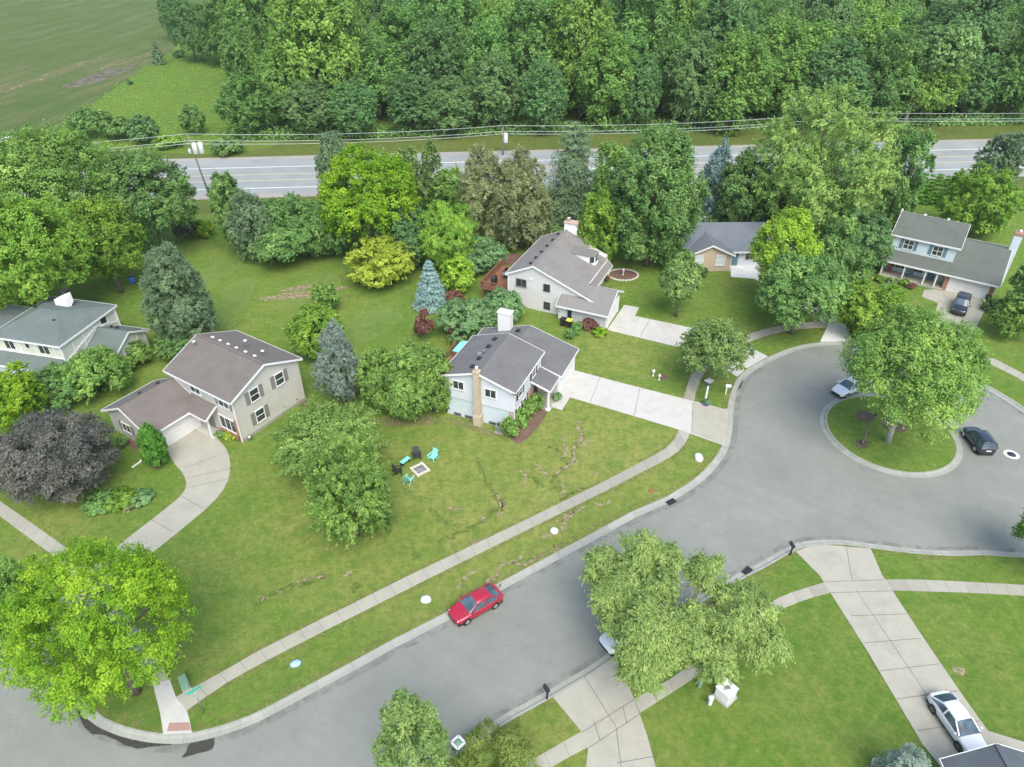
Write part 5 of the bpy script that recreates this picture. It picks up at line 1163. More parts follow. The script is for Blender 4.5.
rf.slab([(-HB-6.3, -6.05, 2.5), (4.4, -6.05, 2.5), (4.4, -WB-.02, 3.35), (-HB-6.3, -WB-.02, 3.35)], .14, ((0, 1), (1, 2)))
rf.slab([(4.41, -6.05, 2.5), (6.5, -3.2, 2.5), (6.5, -1.9, 2.75), (4.41, -1.9, 3.3)], .14, ((0, 1),)); rf.slab([(-11, -4, 3.3), (-4.4, -4, 3.3), (-4.4, 4.3, 3.5), (-11, 4.3, 3.5)], .16, ((0, 1), (2, 3))); rw = rf.done()
wallbody(B_, 'ivory', ('prism', ([(-10.7, -3.7), (-HB-.01, -3.7), (-HB-.01, 4.0), (-10.7, 4.0)], -.1, 3.12)), name='side_wall')
vents(B_, rw, [(5.3, 2.2, 3.85), (6.2, 2.1, 3.9)], 'black', (.3, .3, .14))
mb = MB(); mb.box((1.6, -5.55, 1.2), (1.7, .1, 1.9)); mb.build('front_opening', 'brick_red', B_); win(B_, 'y', -5.5, -1, -1.2, 1.6, .9, 1., None, 0)
door(B_, 'y', -5.5, -1, 2.9, mat='white')
# ---------- G: slate roof in the lower right corner
G = thing('slate_roofed_house', 'corner house of which mostly the slate grey gabled roof shows beyond the white sedan', 'house', (29.4, 22.9, 0), 0)
wallbody(G, 'warm_white', ('prism_y', ([(-2.5, -.1), (3.4, -.1), (3.4, 2.7), (.1, 4.4), (-2.5, 2.7)], -9, -.4)))
rf = Roof(G, 'roof_slate'); rf.slab([(-2.75, 0, 2.75), (.05, 0, 4.6), (.05, -9.3, 4.6), (-2.75, -9.3, 2.75)], .14, ((0, 1), (2, 3), (3, 0))); rf.slab([(.05, 0, 4.6), (3.9, 0, 2.75), (3.9, -9.3, 2.75), (.05, -9.3, 4.6)], .14, ((0, 1), (1, 2), (2, 3))); rg = rf.done()
mb = MB(); mb.box((.05, -4.65, 4.61), (.3, 9.2, .06)); mb.build('ridge_cap', 'roof_slate', rg)
garage_door(G, 'y', -.4, 1, .4, 4.6)

for h_, pts in ((C, ((-3.72, -3.96, 5.1), (3.72, -3.96, 5.1), (9.4, -6.12, 2.6))), (D, ((-6.1, 3.55, 4.4), (-7.0, -10.35, 2.3))), (E_, ((4.0, -4.6, 3.2), (9.9, -6.6, 2.4), (-4.1, -4.62, 5.4))), (B_, ((4.4, -4.45, 5.1), (4.4, 4.42, 5.1)))):
    for x, y, z in pts:
        mb = MB(); mb.box((x, y, z/2), (.1, .1, z)); mb.build('downspout', 'white', h_)
# ================================================================== VEHICLES
def loft(stations, sec):
    """stations along x; sec(st) -> half section points (y,z) from sill to centre line; mirrored"""
    vs = []; fs = []; rows = []
    for st in stations:
        h = sec(st); pts = [(-y, z) for y, z in h]+[(y, z) for y, z in h[::-1][1:]] if abs(h[-1][0]) < 1e-6 else [(-y, z) for y, z in h]+[(y, z) for y, z in h[::-1]]
        rows.append([(st[0], y, z) for y, z in pts])
    k = len(rows[0])
    for r_ in rows: vs += r_
    for i in range(len(rows)-1):
        for j in range(k-1): fs.append((i*k+j, i*k+j+1, (i+1)*k+j+1, (i+1)*k+j))
    fs.append(tuple(range(k))); fs.append(tuple(range((len(rows)-1)*k, len(rows)*k))[::-1])
    for i in range(len(rows)-1): fs.append((i*k, (i+1)*k, (i+1)*k+k-1, i*k+k-1))
    return vs, fs
def car(label, kind, paint, loc, rz, L=4.7, W=1.82, cat='car', name='parked_car'):
    t = thing(name, label, cat, loc, rz)
    h = L/2; w_ = W/2
    if kind == 'sedan':
        st = [(-h, .62, .30, .72), (-h+.08, .84, .26, .92), (-h*.86, .94, .24, .99), (-h*.6, .99, .22, 1.0), (-h*.2, 1, .2, .97), (h*.15, 1, .2, .95), (h*.38, 1, .2, .94), (h*.6, .98, .22, .88), (h*.84, .93, .24, .80), (h-.1, .80, .26, .70), (h, .58, .3, .56)]
        gh = [(-h*.84, .78, .99), (-h*.50, .67, 1.38), (-h*.12, .68, 1.46), (h*.08, .67, 1.43), (h*.46, .82, .945)]; rs_ = (1, 3)
    elif kind == 'suv':
        st = [(-h, .80, .42, .98), (-h+.06, .92, .36, 1.08), (-h*.85, .97, .32, 1.10), (-h*.3, 1, .3, 1.08), (h*.25, 1, .3, 1.07), (h*.45, 1, .3, 1.05), (h*.7, .97, .32, .98), (h*.9, .92, .34, .90), (h-.05, .80, .36, .80), (h, .66, .4, .66)]
        gh = [(-h*.97, .82, 1.09), (-h*.86, .74, 1.66), (-h*.2, .75, 1.72), (h*.12, .73, 1.68), (h*.42, .84, 1.06)]; rs_ = (1, 3)
    else:
        st = [(-h, .78, .42, .90), (-h+.05, .94, .38, 1.10), (-h*.5, .98, .32, 1.12), (h*.2, 1, .32, 1.12), (h*.5, .99, .32, 1.08), (h*.8, .96, .34, 1.02), (h-.05, .84, .38, .88), (h, .7, .42, .7)]
        gh = [(-h*.45, .80, 1.11), (-h*.38, .74, 1.75), (-h*.05, .74, 1.80), (h*.1, .73, 1.75), (h*.36, .84, 1.10)]; rs_ = (1, 3)
    def sec(s_): x, k, z0, zb = s_; y = w_*k; return [(y*.86, z0), (y*.985, z0+.16), (y, z0+(zb-z0)*.55), (y*.955, zb-.07), (y*.84, zb-.01), (y*.45, zb+.025), (0, zb+.035)]
    vs, fs = loft(st, sec); mb = MB(); mb.add(vs, fs, True); b = mb.build('body', paint, t)
    sb = b.modifiers.new('s', 'SUBSURF'); sb.levels = 1; sb.render_levels = 2
    def gsec(s_): x, k, z = s_; y = w_*k; return [(y*1.0, z-.06), (y*.99, z-.02), (y*.7, z+.02), (0, z+.04)]
    gg = MB(); rows = gh; z0 = gh[0][2]
    def gs(s_):
        x, k, z = s_; zb = .97*z0 if kind == 'sedan' else z0-.04; lo = w_*.90
        return [(lo, zb-.05), (lo*.985, zb), (w_*k*1.0, z-.07), (w_*k*.88, z-.01), (w_*k*.4, z+.02), (0, z+.03)]
    vs, fs = loft(gh, gs); gg.add(vs, fs, False); gl = gg.build('window_glass', 'car_glass', t)
    mb = MB(); a, c_ = gh[rs_[0]], gh[rs_[1]]; mid = gh[2]
    rows = [(a[0]-.04, a[1], a[2]-.015), a, ((a[0]+mid[0])/2, (a[1]+mid[1])/2, (a[2]+mid[2])/2+.025), mid, c_, (c_[0]+.04, c_[1], c_[2]-.02)]
    vs, fs = loft(rows, lambda s_: [(w_*s_[1]*1.015, s_[2]-.075), (w_*s_[1]*.9, s_[2]+.008), (w_*s_[1]*.4, s_[2]+.038), (0, s_[2]+.046)]); mb.add(vs, fs, True); mb.build('roof', paint, t)
    # pillars
    prs = []
    for s_ in (-1, 1):
        for i0, i1 in ((0, 1), (3, 4)):
            p0 = Vector((gh[i0][0], s_*w_*.885, gh[i0][2]-.02)); p1 = Vector((gh[i1][0], s_*w_*gh[i1][1]*.97, gh[i1][2]-.04))
            if i0 == 3: p0 = Vector((gh[3][0], s_*w_*gh[3][1]*.99, gh[3][2]-.05)); p1 = Vector((gh[4][0]-.05, s_*w_*.875, gh[4][2]-.0))
            prs.append((p0, p1, .09, .07))
        xm = (gh[1][0]+gh[3][0])/2-.1; prs.append(((xm, s_*w_*.905, z0-.02), (xm, s_*w_*mid[1]*1.005, mid[2]-.07), .1, .04))
    for q in prs: mb = MB(); mb.bar(*q); mb.build('pillar', paint, t)
    wr = .33 if kind == 'sedan' else .37
    for x in (-h*.58, h*.6):
        for s_ in (-1, 1):
            mb = MB(); y0 = s_*(w_-.20); mb.lathe([(wr*.62, -.10), (wr*.94, -.11), (wr, -.08), (wr, .08), (wr*.94, .11), (wr*.62, .10)], (x, y0+s_*.1, wr), 24, True, axis='y'); wh = mb.build('wheel', 'tyre', t)
            mb = MB(); mb.lathe([(wr*.62, -.005), (wr*.6, .02), (wr*.15, .012), (wr*.12, .03)], (x, y0+s_*.2, wr), 16, False, axis='y')
            for q in range(5): mb.box((x+math.cos(q*1.2566)*wr*.36, y0+s_*.213, wr+math.sin(q*1.2566)*wr*.36), (.06, .03, .06))
            mb.build('rim', 'grey_metal', wh)
            mb = MB(); mb.lathe([(wr*1.14, -.02), (wr*1.14, .004)], (x, s_*(w_*.985), wr*1.02), 24, False, axis='y'); mb.build('wheel_arch', 'black', t)
    zl = .66 if kind == 'sedan' else .82
    for s_ in (-1, 1):
        mb = MB(); mb.box((h-.27, s_*w_*.64, zl-.01), (.2, .3, .1), -s_*.45); mb.build('headlight', 'lamp_clear', t, bevel=.03)
        mb = MB(); mb.box((-h+.13, s_*w_*.64, zl+.12), (.14, .3, .13), s_*.3); mb.build('tail_light', 'lamp_red', t, bevel=.03)
        mb = MB(); mb.box((h*.36, s_*(w_+.09), z0+.03), (.14, .2, .13)); mb.build('mirror', paint, t, bevel=.03)
    mb = MB(); mb.box((h-.03, 0, .45), (.08, W*.55, .22)); mb.build('grille', 'black', t, bevel=.02)
    mb = MB(); mb.box((-h+.0, 0, .62 if kind == 'sedan' else .8), (.05, .5, .13)); mb.build('number_plate', 'white_plastic', t)
    mb = MB(); mb.box((0, 0, .22), (L*.93, W*.86, .16)); mb.build('underbody', 'black', t)
    return t
def heading(a, b): A_, B_ = gp(*a), gp(*b); return math.atan2((B_-A_).y, (B_-A_).x)
def at(px, py, z, base=0): p = gp(px, py, z+base); return (p.x, p.y, base)
car('red sedan parked against the kerb facing down the street', 'sedan', 'red_paint', at(475.5, 599, 1.2, RZ), heading((492, 606), (461, 623.7)), 4.45, 1.85)
car('white sedan parked on the long driveway by the slate roofed house', 'sedan', 'white_paint', at(961, 718, 1.2, .03), heading((932, 716), (956, 751)), 4.5, 1.8)
car('dark blue compact suv parked right of the round grass island', 'suv', 'blue_paint', at(980, 437, 1.0, RZ), heading((985, 449), (967, 425)), 3.9, 1.75, 'suv', 'parked_suv')
car('silver sedan half under the ash tree beyond the round island', 'sedan', 'silver_paint', at(851, 382, 1.2, RZ), heading((858, 379), (832, 391)), 4.5, 1.8)
car('black pickup suv parked before the garage of the blue house', 'suv', 'black_paint', at(962, 302, 1.1, .03), heading((964.5, 296), (957, 316)), 4.5, 1.85, 'suv', 'parked_suv')
car('white car almost hidden under the pale willow at the kerb', 'sedan', 'white_paint', at(628, 629, 1.0, RZ), heading((660, 622), (612, 650)), 4.6, 1.85)
p = gp(602, 173); car('white van glimpsed on the highway behind the tall pointed pine', 'pickup', 'white_paint', (p.x, p.y, .02), R(4.3), 5.2, 2.0, 'van', 'white_van')
p = gp(13, 143); car('pale car half hidden by leaves beyond the highway', 'sedan', 'silver_paint', (p.x, p.y, 0), R(14), 4.6, 1.85)
# ================================================================== STREET FURNITURE AND YARD THINGS
def pole(label, bx, by, top, trans=0, lean=0.):
    p = gp(bx, by); t = thing('utility_pole', label, 'utility pole', (p.x, p.y, 0)); H = top
    mb = MB(); mb.tube([(0, 0, -.2), (lean*.5, 0, H*.5), (lean, 0, H)], [.17, .145, .11], 10); mb.build('post', 'wood_pole', t)
    mb = MB(); mb.bar((lean-.0, -.9, H-1.5), (lean, .9, H-1.5), .12, .14); mb.build('crossarm', 'wood_pole', t)
    for y in (-.8, .8):
        mb = MB(); mb.lathe([(.05, 0), (.09, .05), (.05, .1), (.09, .15), (.03, .22)], (lean, y, H-1.43), 8); mb.build('insulator', 'white_plastic', t)
    for i in range(trans):
        ang = (-.4, .25, PI*.9)[i]; c_ = (lean*.8+math.cos(ang)*(.62+.9*(i == 1)), math.sin(ang)*.5, H-3.2)
        kk, kh = (1.05, 1.3) if i < 2 else (.6, .5)
        mb = MB(); mb.lathe([(.36*kk, 0), (.40*kk, .06), (.40*kk, 1.3*kh), (.30*kk, 1.42*kh), (.05, 1.45*kh)], c_, 16); tr_ = mb.build('transformer', 'white_plastic', t)
        mb = MB(); [mb.lathe([(.05, 0), (.08, .08), (.04, .25)], (c_[0]+dx, c_[1], c_[2]+1.42*kh), 8) for dx in (-.14, .14)]; mb.build('bushing', 'grey_metal', tr_)
    return t, Vector((p.x+lean, p.y, H))
_, P1 = pole('leaning utility pole carrying white transformer cans at the left of the highway', 210, 197, height_at(gp(210, 197).y, 134.5), 3, -1.2)
_, P2 = pole('slim utility pole in the middle beyond the highway with one white can', 503, 155, height_at(gp(503, 155).y, 126), 1)
pr = gp(838, 138); Hr = height_at(pr.y, 113); _, P3 = pole('utility pole hidden behind the top of the wind-swept maple', 838, 138, Hr)
PL = Vector((-150, 103, P1.z+1.0)); PR = Vector((220, 172, P3.z+1))
M['wire'] = plain('pale aluminium cable', (.45, .50, .48), .5, .2)
for nm, dz, dy, lb in (('high', .1, 0, 'topmost pale power cable strung between the pole tops'), ('low', -1.25, .8, 'far cable of the lower pair strung along the highway'), ('low', -1.3, -.8, 'near cable of the lower pair strung along the highway')):
    pts = []
    for a, b in ((PL, P1), (P1, P2), (P2, P3), (P3, PR)):
        sg = .028*(b-a).length*.45
        for i in range(14):
            f = i/14; pts.append(a.lerp(b, f)+Vector((0, dy, dz-4*sg*f*(1-f))))
    mb = MB(); mb.tube(pts, .04, 5); tag(mb.build('power_cable', 'wire'), lb, 'cable')
def lamp(label, loc, H, s=1.0, light='white', name='lamp_post'):
    t = thing(name, label, 'lamp post', loc)
    mb = MB(); mb.lathe([(.13*s, 0), (.13*s, .25), (.06*s, .35), (.05*s, H-.6)], (0, 0, 0), 10); mb.build('post', light, t)
    mb = MB(); mb.lathe([(.12*s, H-.6), (.2*s, H-.1), (.2*s, H-.08)], (0, 0, 0), 4, False); ln = mb.build('lantern', 'glass' if light != 'white' else 'white_plastic', t)
    mb = MB(); mb.lathe([(.26*s, H-.09), (.24*s, H-.02), (.08*s, H+.12), (.02, H+.2)], (0, 0, 0), 4, False); mb.build('lantern_cap', light, ln)
    return t
t = thing('square_lamp', 'white square topped lamp rising beside the near kerb', 'lamp post', at(458, 742, 3.2))
mb = MB(); mb.lathe([(.1, 0), (.1, .3), (.05, .35), (.05, 2.6)], (0, 0, 0), 10); mb.build('post', 'dark_metal', t)
mb = MB(); mb.lathe([(.2, 2.6), (.34, 3.1)], (0, 0, 0), 4, False); ln = mb.build('lantern', 'white_plastic', t)
mb = MB()
for q in range(4): mb.bar((.42*math.cos(q*PI/2), .42*math.sin(q*PI/2), 3.14), (.42*math.cos((q+1)*PI/2), .42*math.sin((q+1)*PI/2), 3.14), .13, .1)
mb.build('frame', 'white_plastic', ln)
mb = MB(); mb.lathe([(.28, 3.1), (.25, 3.16), (.1, 3.2), (.02, 3.21)], (0, 0, 0), 14); mb.build('cap', 'green_box', ln)
M['cast_iron'] = plain('dark bronze lamp metal', (.09, .08, .07), .5, .5)
lamp('dark bronze lamp post on the round grass island in a bare patch', (*gp(862, 444)[:2], .06), height_at(gp(862, 444).y, 414), 2.0, 'cast_iron')
lamp('pale lamp post with glass lantern between pavement and white driveway', gp(705, 402), height_at(gp(705, 402).y, 380), 2.2, 'grey_metal')
c = gp(705, 402); t = thing('planter', 'dark blue planter at the foot of the pale lamp post', 'planter', (c.x, c.y-.55, 0)); mb = MB(); mb.lathe([(.28, 0), (.42, .42), (.45, .45), (.36, .43)], (0, 0, 0), 14); mb.build('pot', 'shutter_teal', t)
me, _t = crown_broad('flowers', .42, .35, .8, .16, 77, 'L_dark', lumps=6); o = bpy.data.objects.new('flowers', me); COL.objects.link(o); o.parent = t
def mailbox(label, loc, rz, mat, post='black'):
    t = thing('mailbox', label, 'mailbox', loc, rz)
    mb = MB(); mb.box((0, 0, .5), (.11, .11, 1.0)); mb.box((.12, 0, .98), (.5, .09, .09)); mb.build('post', post, t)
    mb = MB(); mb.prism_x([(-.13, 1.03), (.13, 1.03), (.13, 1.2), (.09, 1.29), (0, 1.33), (-.09, 1.29), (-.13, 1.2)], -.15, .42); bx = mb.build('box', mat, t)
    mb = MB(); mb.box((.3, .14, 1.27), (.03, .02, .16)); mb.build('flag', 'lamp_red', bx)
    mb = MB(); mb.box((.425, 0, 1.15), (.015, .2, .2)); mb.build('door', mat, bx)
    return t
mailbox('black mailbox at the left corner of the wide lower driveway', gp(547, 699), R(120), 'black')
mailbox('dark mailbox at the corner of the long driveway with the white sedan', gp(790, 555), R(100), 'dark_metal')
mailbox('white mailbox at the kerb above the white driveway', gp(725.5, 394), R(-10), 'white_plastic', 'white')
# street sign
p = gp(204, 712.5); t = thing('street_sign', 'green street name sign on a thin post at the corner', 'street sign', (p.x, p.y, 0), heading((186, 695), (200, 687)))
Hs = height_at(p.y, 690.5)*.96
mb = MB(); mb.tube([(0, 0, 0), (0, 0, Hs)], .04, 8); mb.build('post', 'grey_metal', t)
mb = MB(); mb.box((-.0, 0, Hs+.13), (.98, .03, .22)); mb.build('name_blade', 'sign_green', t)
mb = MB(); mb.box((.02, 0, Hs-.15), (.03, 1.0, .22)); mb.build('name_blade', 'sign_green', t)
t = thing('utility_cabinet', 'green utility cabinet beside the pavement corner under the lime maple', 'utility box', (*gp(185.5, 686)[:2], 0), heading((183, 676), (188, 689)))
mb = MB(); mb.box((0, 0, .05), (1.0, .6, .1)); mb.build('base', 'kerb', t); mb = MB(); mb.box((0, 0, .38), (.85, .45, .62)); mb.build('cabinet', 'green_box', t, bevel=.03); mb = MB(); mb.slab([(-.47, -.26, .72), (.47, -.26, .72), (.47, .26, .78), (-.47, .26, .78)], .06); mb.build('lid', 'green_box', t)
t = thing('utility_cabinet', 'big white cube cabinet with a grey disc on top on the lower lawn', 'utility box', (*gp(724.5, 697)[:2], 0), heading((718, 700), (726, 707)))
mb = MB(); mb.box((0, 0, .06), (1.3, 1.25, .12)); mb.build('base', 'kerb', t); mb = MB(); mb.box((0, 0, .62), (1.1, 1.05, 1.0)); mb.build('cabinet', 'white_plastic', t, bevel=.05)
mb = MB(); mb.box((0, 0, 1.15), (1.2, 1.15, .07)); ld = mb.build('lid', 'white_plastic', t, bevel=.02); mb = MB(); mb.lathe([(.2, 1.18), (.2, 1.21), (.1, 1.22)], (.05, 0, 0), 14); mb.build('disc', 'grey_metal', ld)
mb = MB(); [mb.box((x, -.53, .6), (.5, .02, .8)) for x in (-.27, .27)]; mb.build('door', 'white', t)
def pedestal(label, px, py, mat):
    t = thing('cable_pedestal', label, 'pedestal', (*gp(px, py)[:2], 0)); mb = MB(); mb.box((0, 0, .38), (.26, .26, .76)); mb.build('housing', mat, t, bevel=.03)
    mb = MB(); mb.lathe([(.2, .74), (.2, .84), (.1, .9)], (0, 0, 0), 8, False); mb.build('cap', mat, t)
pedestal('small turquoise green cable pedestal left of the white cube cabinet', 699, 687, 'green_box')
pedestal('small white cable pedestal nearest the white cube cabinet', 709.5, 704, 'white_plastic')
def lump(label, px, py, sx, sy, mat, seed, cat='cover', name='white_cover', hh=.34):
    rs = random.Random(seed); p = gp(px, py); mb = MB(); N = 18; k = [1+rs.uniform(-.07, .07) for _ in range(N)]; vs = []; rings = ((1, -.01), (1, hh*.4), (.9, hh*.85), (.55, hh), (.0, hh*1.02))
    for f, z in rings[:-1]:
        for j in range(N): q = 2*PI*j/N; vs.append((sx*f*k[j]*math.cos(q), sy*f*k[j]*math.sin(q), z))
    vs.append((0, 0, hh*1.02)); n = len(vs)-1
    fs = [(i*N+j, i*N+(j+1) % N, (i+1)*N+(j+1) % N, (i+1)*N+j) for i in range(3) for j in range(N)]+[(3*N+j, 3*N+(j+1) % N, n) for j in range(N)]+[tuple(range(N))[::-1]]
    mb.add(vs, fs, True); o = mb.build(name, mat); o.location = p; tag(o, label, cat); return o
lump('upright oval white cover on the verge by the bend of the kerb', 698.5, 458.5, .42, .62, 'white_plastic', 1)
lump('round white cover on the verge midway along the street', 554, 532, .36, .36, 'white_plastic', 2)
lump('oval white cover on the verge just left of the red sedan', 426, 600.5, .44, .35, 'white_plastic', 3)
o = lump('white and blue wrapped bundle lying on the verge', 296, 664.5, .42, .28, 'blue_bag', 4, 'bundle', 'wrapped_bundle', .3); o.rotation_euler.z = .5
lump('rust coloured round valve cover on the verge near the storm drain', 651.5, 491, .24, .24, 'terracotta', 5, 'valve cover', 'valve_cover', .1)
p = gp(1011.5, 454.5, RZ); mb = MB(); N = 28
mb.add([((.42 if i < N else .72)*math.cos(2*PI*(i % N)/N), (.42 if i < N else .72)*math.sin(2*PI*(i % N)/N), .012) for i in range(2*N)], [(i, (i+1) % N, N+(i+1) % N, N+i) for i in range(N)])
t = thing('manhole', 'manhole in the turning circle ringed with white paint', 'manhole', (p.x, p.y, RZ)); mb.build('white_ring', 'paint_white', t)
mb = MB(); mb.lathe([(.42, .0), (.42, .014), (.1, .016)], (0, 0, 0), 24); mb.build('lid', 'dark_metal', t)
for q, lb in (((671, 502), 'grated storm drain in the kerb below the round valve cover'), ((747, 571), 'grated storm drain in the lower kerb right of the willow')):
    p = gp(*q, RZ); t = thing('storm_drain', lb, 'storm drain', (p.x, p.y, RZ+.035), R(33 if q[0] < 700 else 42)); mb = MB(); mb.box((0, 0, 0), (.95, .55, .05)); mb.build('frame', 'dark_metal', t); mb = MB(); [mb.box((-.36+.12*i, 0, .03), (.05, .42, .03)) for i in range(7)]; mb.build('grate', 'black', t)
# fire pit circle
p = gp(420, 470); t = thing('fire_pit', 'square fire pit edged with pale stones and full of ash', 'fire pit', (p.x, p.y, 0), R(38))
mb = MB(); rs = random.Random(9)
for s_ in (-1, 1):
    for k in range(4):
        u = -.55+.37*k; mb.box((u, s_*.62, .09), (.35, .22, .2+rs.uniform(-.04, .04)), rs.uniform(-.1, .1)); mb.box((s_*.62, u+.05, .09), (.22, .33, .2+rs.uniform(-.04, .04)), rs.uniform(-.1, .1))
mb.build('stone_edge', 'stone', t, bevel=.03)
mb = MB(); mb.lathe([(.56, 0), (.5, .06), (.2, .12), (.02, .13)], (0, 0, 0), 14); mb.build('ash_bed', 'ash', t)
def adirondack(label, px, py, rz, mat, cat='chair', grp='chairs around the fire pit'):
    p = gp(px, py); t = thing('garden_chair', label, cat, (p.x, p.y, 0), rz, grp)
    mb = MB(); [mb.box((.0, -.24+.12*i, .36), (.55, .1, .03), 0, ('Y', .16)) for i in range(5)]; mb.build('seat', mat, t)
    mb = MB(); [mb.box((-.38, -.26+.13*i, .72), (.03, .115, .78+.1*(1-abs(i-2)/2)), 0, ('Y', -.38)) for i in range(5)]; mb.box((-.36, 0, .7), (.04, .62, .08), 0, ('Y', -.38)); mb.build('backrest', mat, t)
    for s_ in (-1, 1):
        mb = MB(); mb.box((.02, s_*.36, .58), (.75, .14, .035)); mb.build('armrest', mat, t)
        mb = MB(); mb.box((.3, s_*.33, .29), (.1, .05, .58)); mb.build('leg', mat, t); mb = MB(); mb.box((-.3, s_*.31, .17), (.6, .04, .1), 0, ('Y', -.35)); mb.build('leg', mat, t)
def bench(label, px, py, rz, mat):
    p = gp(px, py); t = thing('garden_bench', label, 'bench', (p.x, p.y, 0), rz)
    mb = MB(); [mb.box((0, -.16+.16*i, .46), (1.1, .14, .04)) for i in range(3)]; mb.build('seat', mat, t)
    for x in (-.45, .45): mb = MB(); mb.box((x, 0, .23), (.07, .4, .44)); mb.build('leg', 'black', t)
fp = gp(420, 470)
def face(px, py): q = gp(px, py); return math.atan2(fp.y-q.y, fp.x-q.x)
adirondack('turquoise garden chair with its tall back up, nearest the white house', 433, 459.5, face(433, 459), 'turquoise')
adirondack('dark grey garden chair directly above the fire pit', 417, 458, face(417, 456), 'dark_metal')
adirondack('dark grey garden chair beside the rounded tree', 398.5, 473, face(398, 472), 'dark_metal')
adirondack('turquoise garden chair on the street side of the fire pit', 409, 482, face(409, 481)+PI*.05, 'turquoise')
bench('flat pale turquoise bench left of the fire pit', 405.5, 463.5, heading((401, 465), (409, 459)), 'turquoise')
# bins
def bin_(label, px, py, rz, lid, grp):
    p = gp(px, py); t = thing('waste_bin', label, 'bin', (p.x, p.y, 0), rz, grp)
    mb = MB(); mb.add([(-.24, -.26, .05), (.24, -.26, .05), (.24, .26, .05), (-.24, .26, .05), (-.32, -.32, 1.0), (.32, -.32, 1.0), (.32, .32, 1.0), (-.32, .32, 1.0)], [(0, 3, 2, 1), (4, 5, 6, 7), (0, 1, 5, 4), (1, 2, 6, 5), (2, 3, 7, 6), (3, 0, 4, 7)]); mb.build('bin_body', 'black', t, bevel=.03)
    mb = MB(); mb.box((0, 0, 1.05), (.72, .72, .1)); mb.build('lid', lid, t, bevel=.03)
    for s_ in (-1, 1): mb = MB(); mb.lathe([(.1, -.03), (.1, .03)], (-.27, s_*.26, .1), 12, False, axis='y'); mb.build('wheel', 'tyre', t)
bin_('black wheeled bin with black lid beside the off white house', 563, 325.5, 1.1, 'black', 'bins beside the off white house'); bin_('wheeled bin with lime yellow lid beside the off white house', 569, 327, 1.1, 'lime_lid', 'bins beside the off white house')
bin_('wheeled bin with lime yellow lid by the black suv', 983.5, 308, -.5, 'lime_lid', 'bins at the blue house'); bin_('dark wheeled bin behind the lime lidded bin at the blue house', 986, 303, -.5, 'black', 'bins at the blue house')
def cone_stake(label, px, py, mat, name, cat, h_=.7):
    p = gp(px, py); t = thing(name, label, cat, (p.x, p.y, 0)); mb = MB(); mb.lathe([(.14, 0), (.12, .06), (.06, .12), (.06, h_*.6)], (0, 0, 0), 10); mb.build('post', mat, t); mb = MB(); mb.lathe([(.02, h_*.55), (.17, h_*.62), (.19, h_*.8), (.1, h_), (.02, h_*1.05)], (0, 0, 0), 12); mb.build('head', mat, t)
cone_stake('small white garden ornament on the lawn above the white driveway', 653, 376, 'white_plastic', 'garden_ornament', 'ornament', .9)
cone_stake('small pale ornament in a reddish mulch spot above the white driveway', 659, 380, 'stone', 'garden_ornament', 'ornament', .8)
cone_stake('white ornament on the planted ring bed', 623, 275, 'white_plastic', 'garden_ornament', 'ornament', 1.0)
sheet('mulch_bed', [[(gp(663, 377).x+.6*math.cos(q*PI/6), gp(663, 377).y+.6*math.sin(q*PI/6)) for q in range(12)]], 'mulch', .013)
c = gp(623, 275); mb = MB(); rs = random.Random(3)
for k in range(26): q = 2*PI*k/26; mb.box((2.15*math.cos(q), 1.75*math.sin(q), .06), (.42, .24, .18), q+PI/2+rs.uniform(-.15, .15))
o = mb.build('stone_edging', 'stone', bevel=.04); o.location = c; tag(o, 'ring of pale stones edging the round mulch bed', 'edging')
t = thing('air_conditioner', 'grey air conditioning unit at the near corner of the white house', 'air conditioner', (*gp(500, 431)[:2], 0), 1.178)
mb = MB(); mb.box((0, 0, .45), (.8, .8, .8)); mb.build('casing', 'grey_metal', t, bevel=.03); mb = MB(); mb.lathe([(.32, .86), (.32, .88), (.05, .9)], (0, 0, 0), 16); mb.build('fan_guard', 'black', t); mb = MB(); mb.box((0, 0, .04), (1, 1, .08)); mb.build('pad', 'kerb', t)
mb = MB(); mb.box((0, 0, .35), (.7, .5, .6)); o = mb.build('blue_barrel', 'blue_bag'); bpy.data.objects.remove(o)
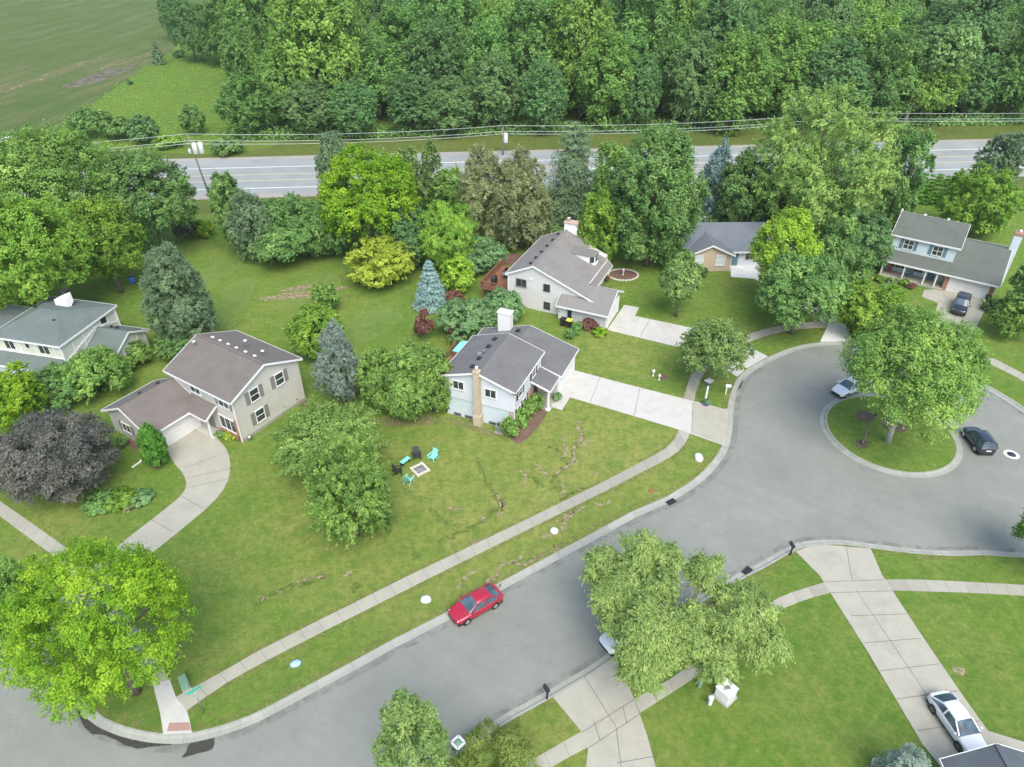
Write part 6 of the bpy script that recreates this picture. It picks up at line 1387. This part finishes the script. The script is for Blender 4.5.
p = gp(133, 283); t = thing('play_barrel', 'blue barrel standing by the rounded pine on the back lawn', 'barrel', (p.x, p.y, 0)); mb = MB(); mb.lathe([(.34, 0), (.42, .3), (.42, .7), (.34, 1.0), (.3, 1.02)], (0, 0, 0), 16); M['blue_plastic'] = plain('blue plastic', (.03, .16, .45), .45); mb.build('drum', 'blue_plastic', t); mb = MB(); mb.lathe([(.36, 1.0), (.36, 1.06), (.1, 1.08)], (0, 0, 0), 16); mb.build('lid', 'black', t)
t = thing('garden_post', 'white timber edging post lying at the lawn bed corner by the arborvitae', 'post', (*gp(137, 465)[:2], .05), heading((134, 466), (141, 461))); mb = MB(); mb.box((0, 0, .05), (1.1, .14, .1)); mb.box((.5, 0, .14), (.14, .16, .1)); mb.build('timber', 'white', t)

def Ew(x, y, z=0): c_, s_ = math.cos(-.585), math.sin(-.585); return (59.98+x*c_-y*s_, 96.8+x*s_+y*c_, z)
for i, (x, mt, lb) in enumerate(((-3.2, 'terracotta', 'rust red chair on the porch of the blue house'), (-.4, 'shutter_teal', 'slate blue chair on the porch of the blue house'))):
    t = thing('porch_chair', lb, 'chair', Ew(x, -5.6, .24), -.585-PI/2)
    mb = MB(); mb.box((0, 0, .42), (.55, .55, .06)); mb.build('seat', mt, t); mb = MB(); mb.box((-.27, 0, .75), (.06, .55, .66)); mb.build('backrest', mt, t)
    for a in (-.24, .24):
        for b in (-.24, .24): mb = MB(); mb.box((a, b, .2), (.05, .05, .4)); mb.build('leg', mt, t)

# thin summer haze: one closed box of air round the whole scene
mb = MB(); mb.box((0, 2350, 30), (5990, 5290, 64)); hz = mb.build('haze', 'white'); hz['kind'] = 'stuff'
hm = bpy.data.materials.new('haze air'); hm.use_nodes = True; t_ = hm.node_tree; t_.nodes.remove(t_.nodes['Principled BSDF'])
pv = t_.nodes.new('ShaderNodeVolumePrincipled'); pv.inputs['Color'].default_value = (.86, .93, .92, 1); pv.inputs['Density'].default_value = .00011; pv.inputs['Anisotropy'].default_value = .1
t_.links.new(pv.outputs[0], t_.nodes['Material Output'].inputs['Volume'])
hz.data.materials.clear(); hz.data.materials.append(hm)
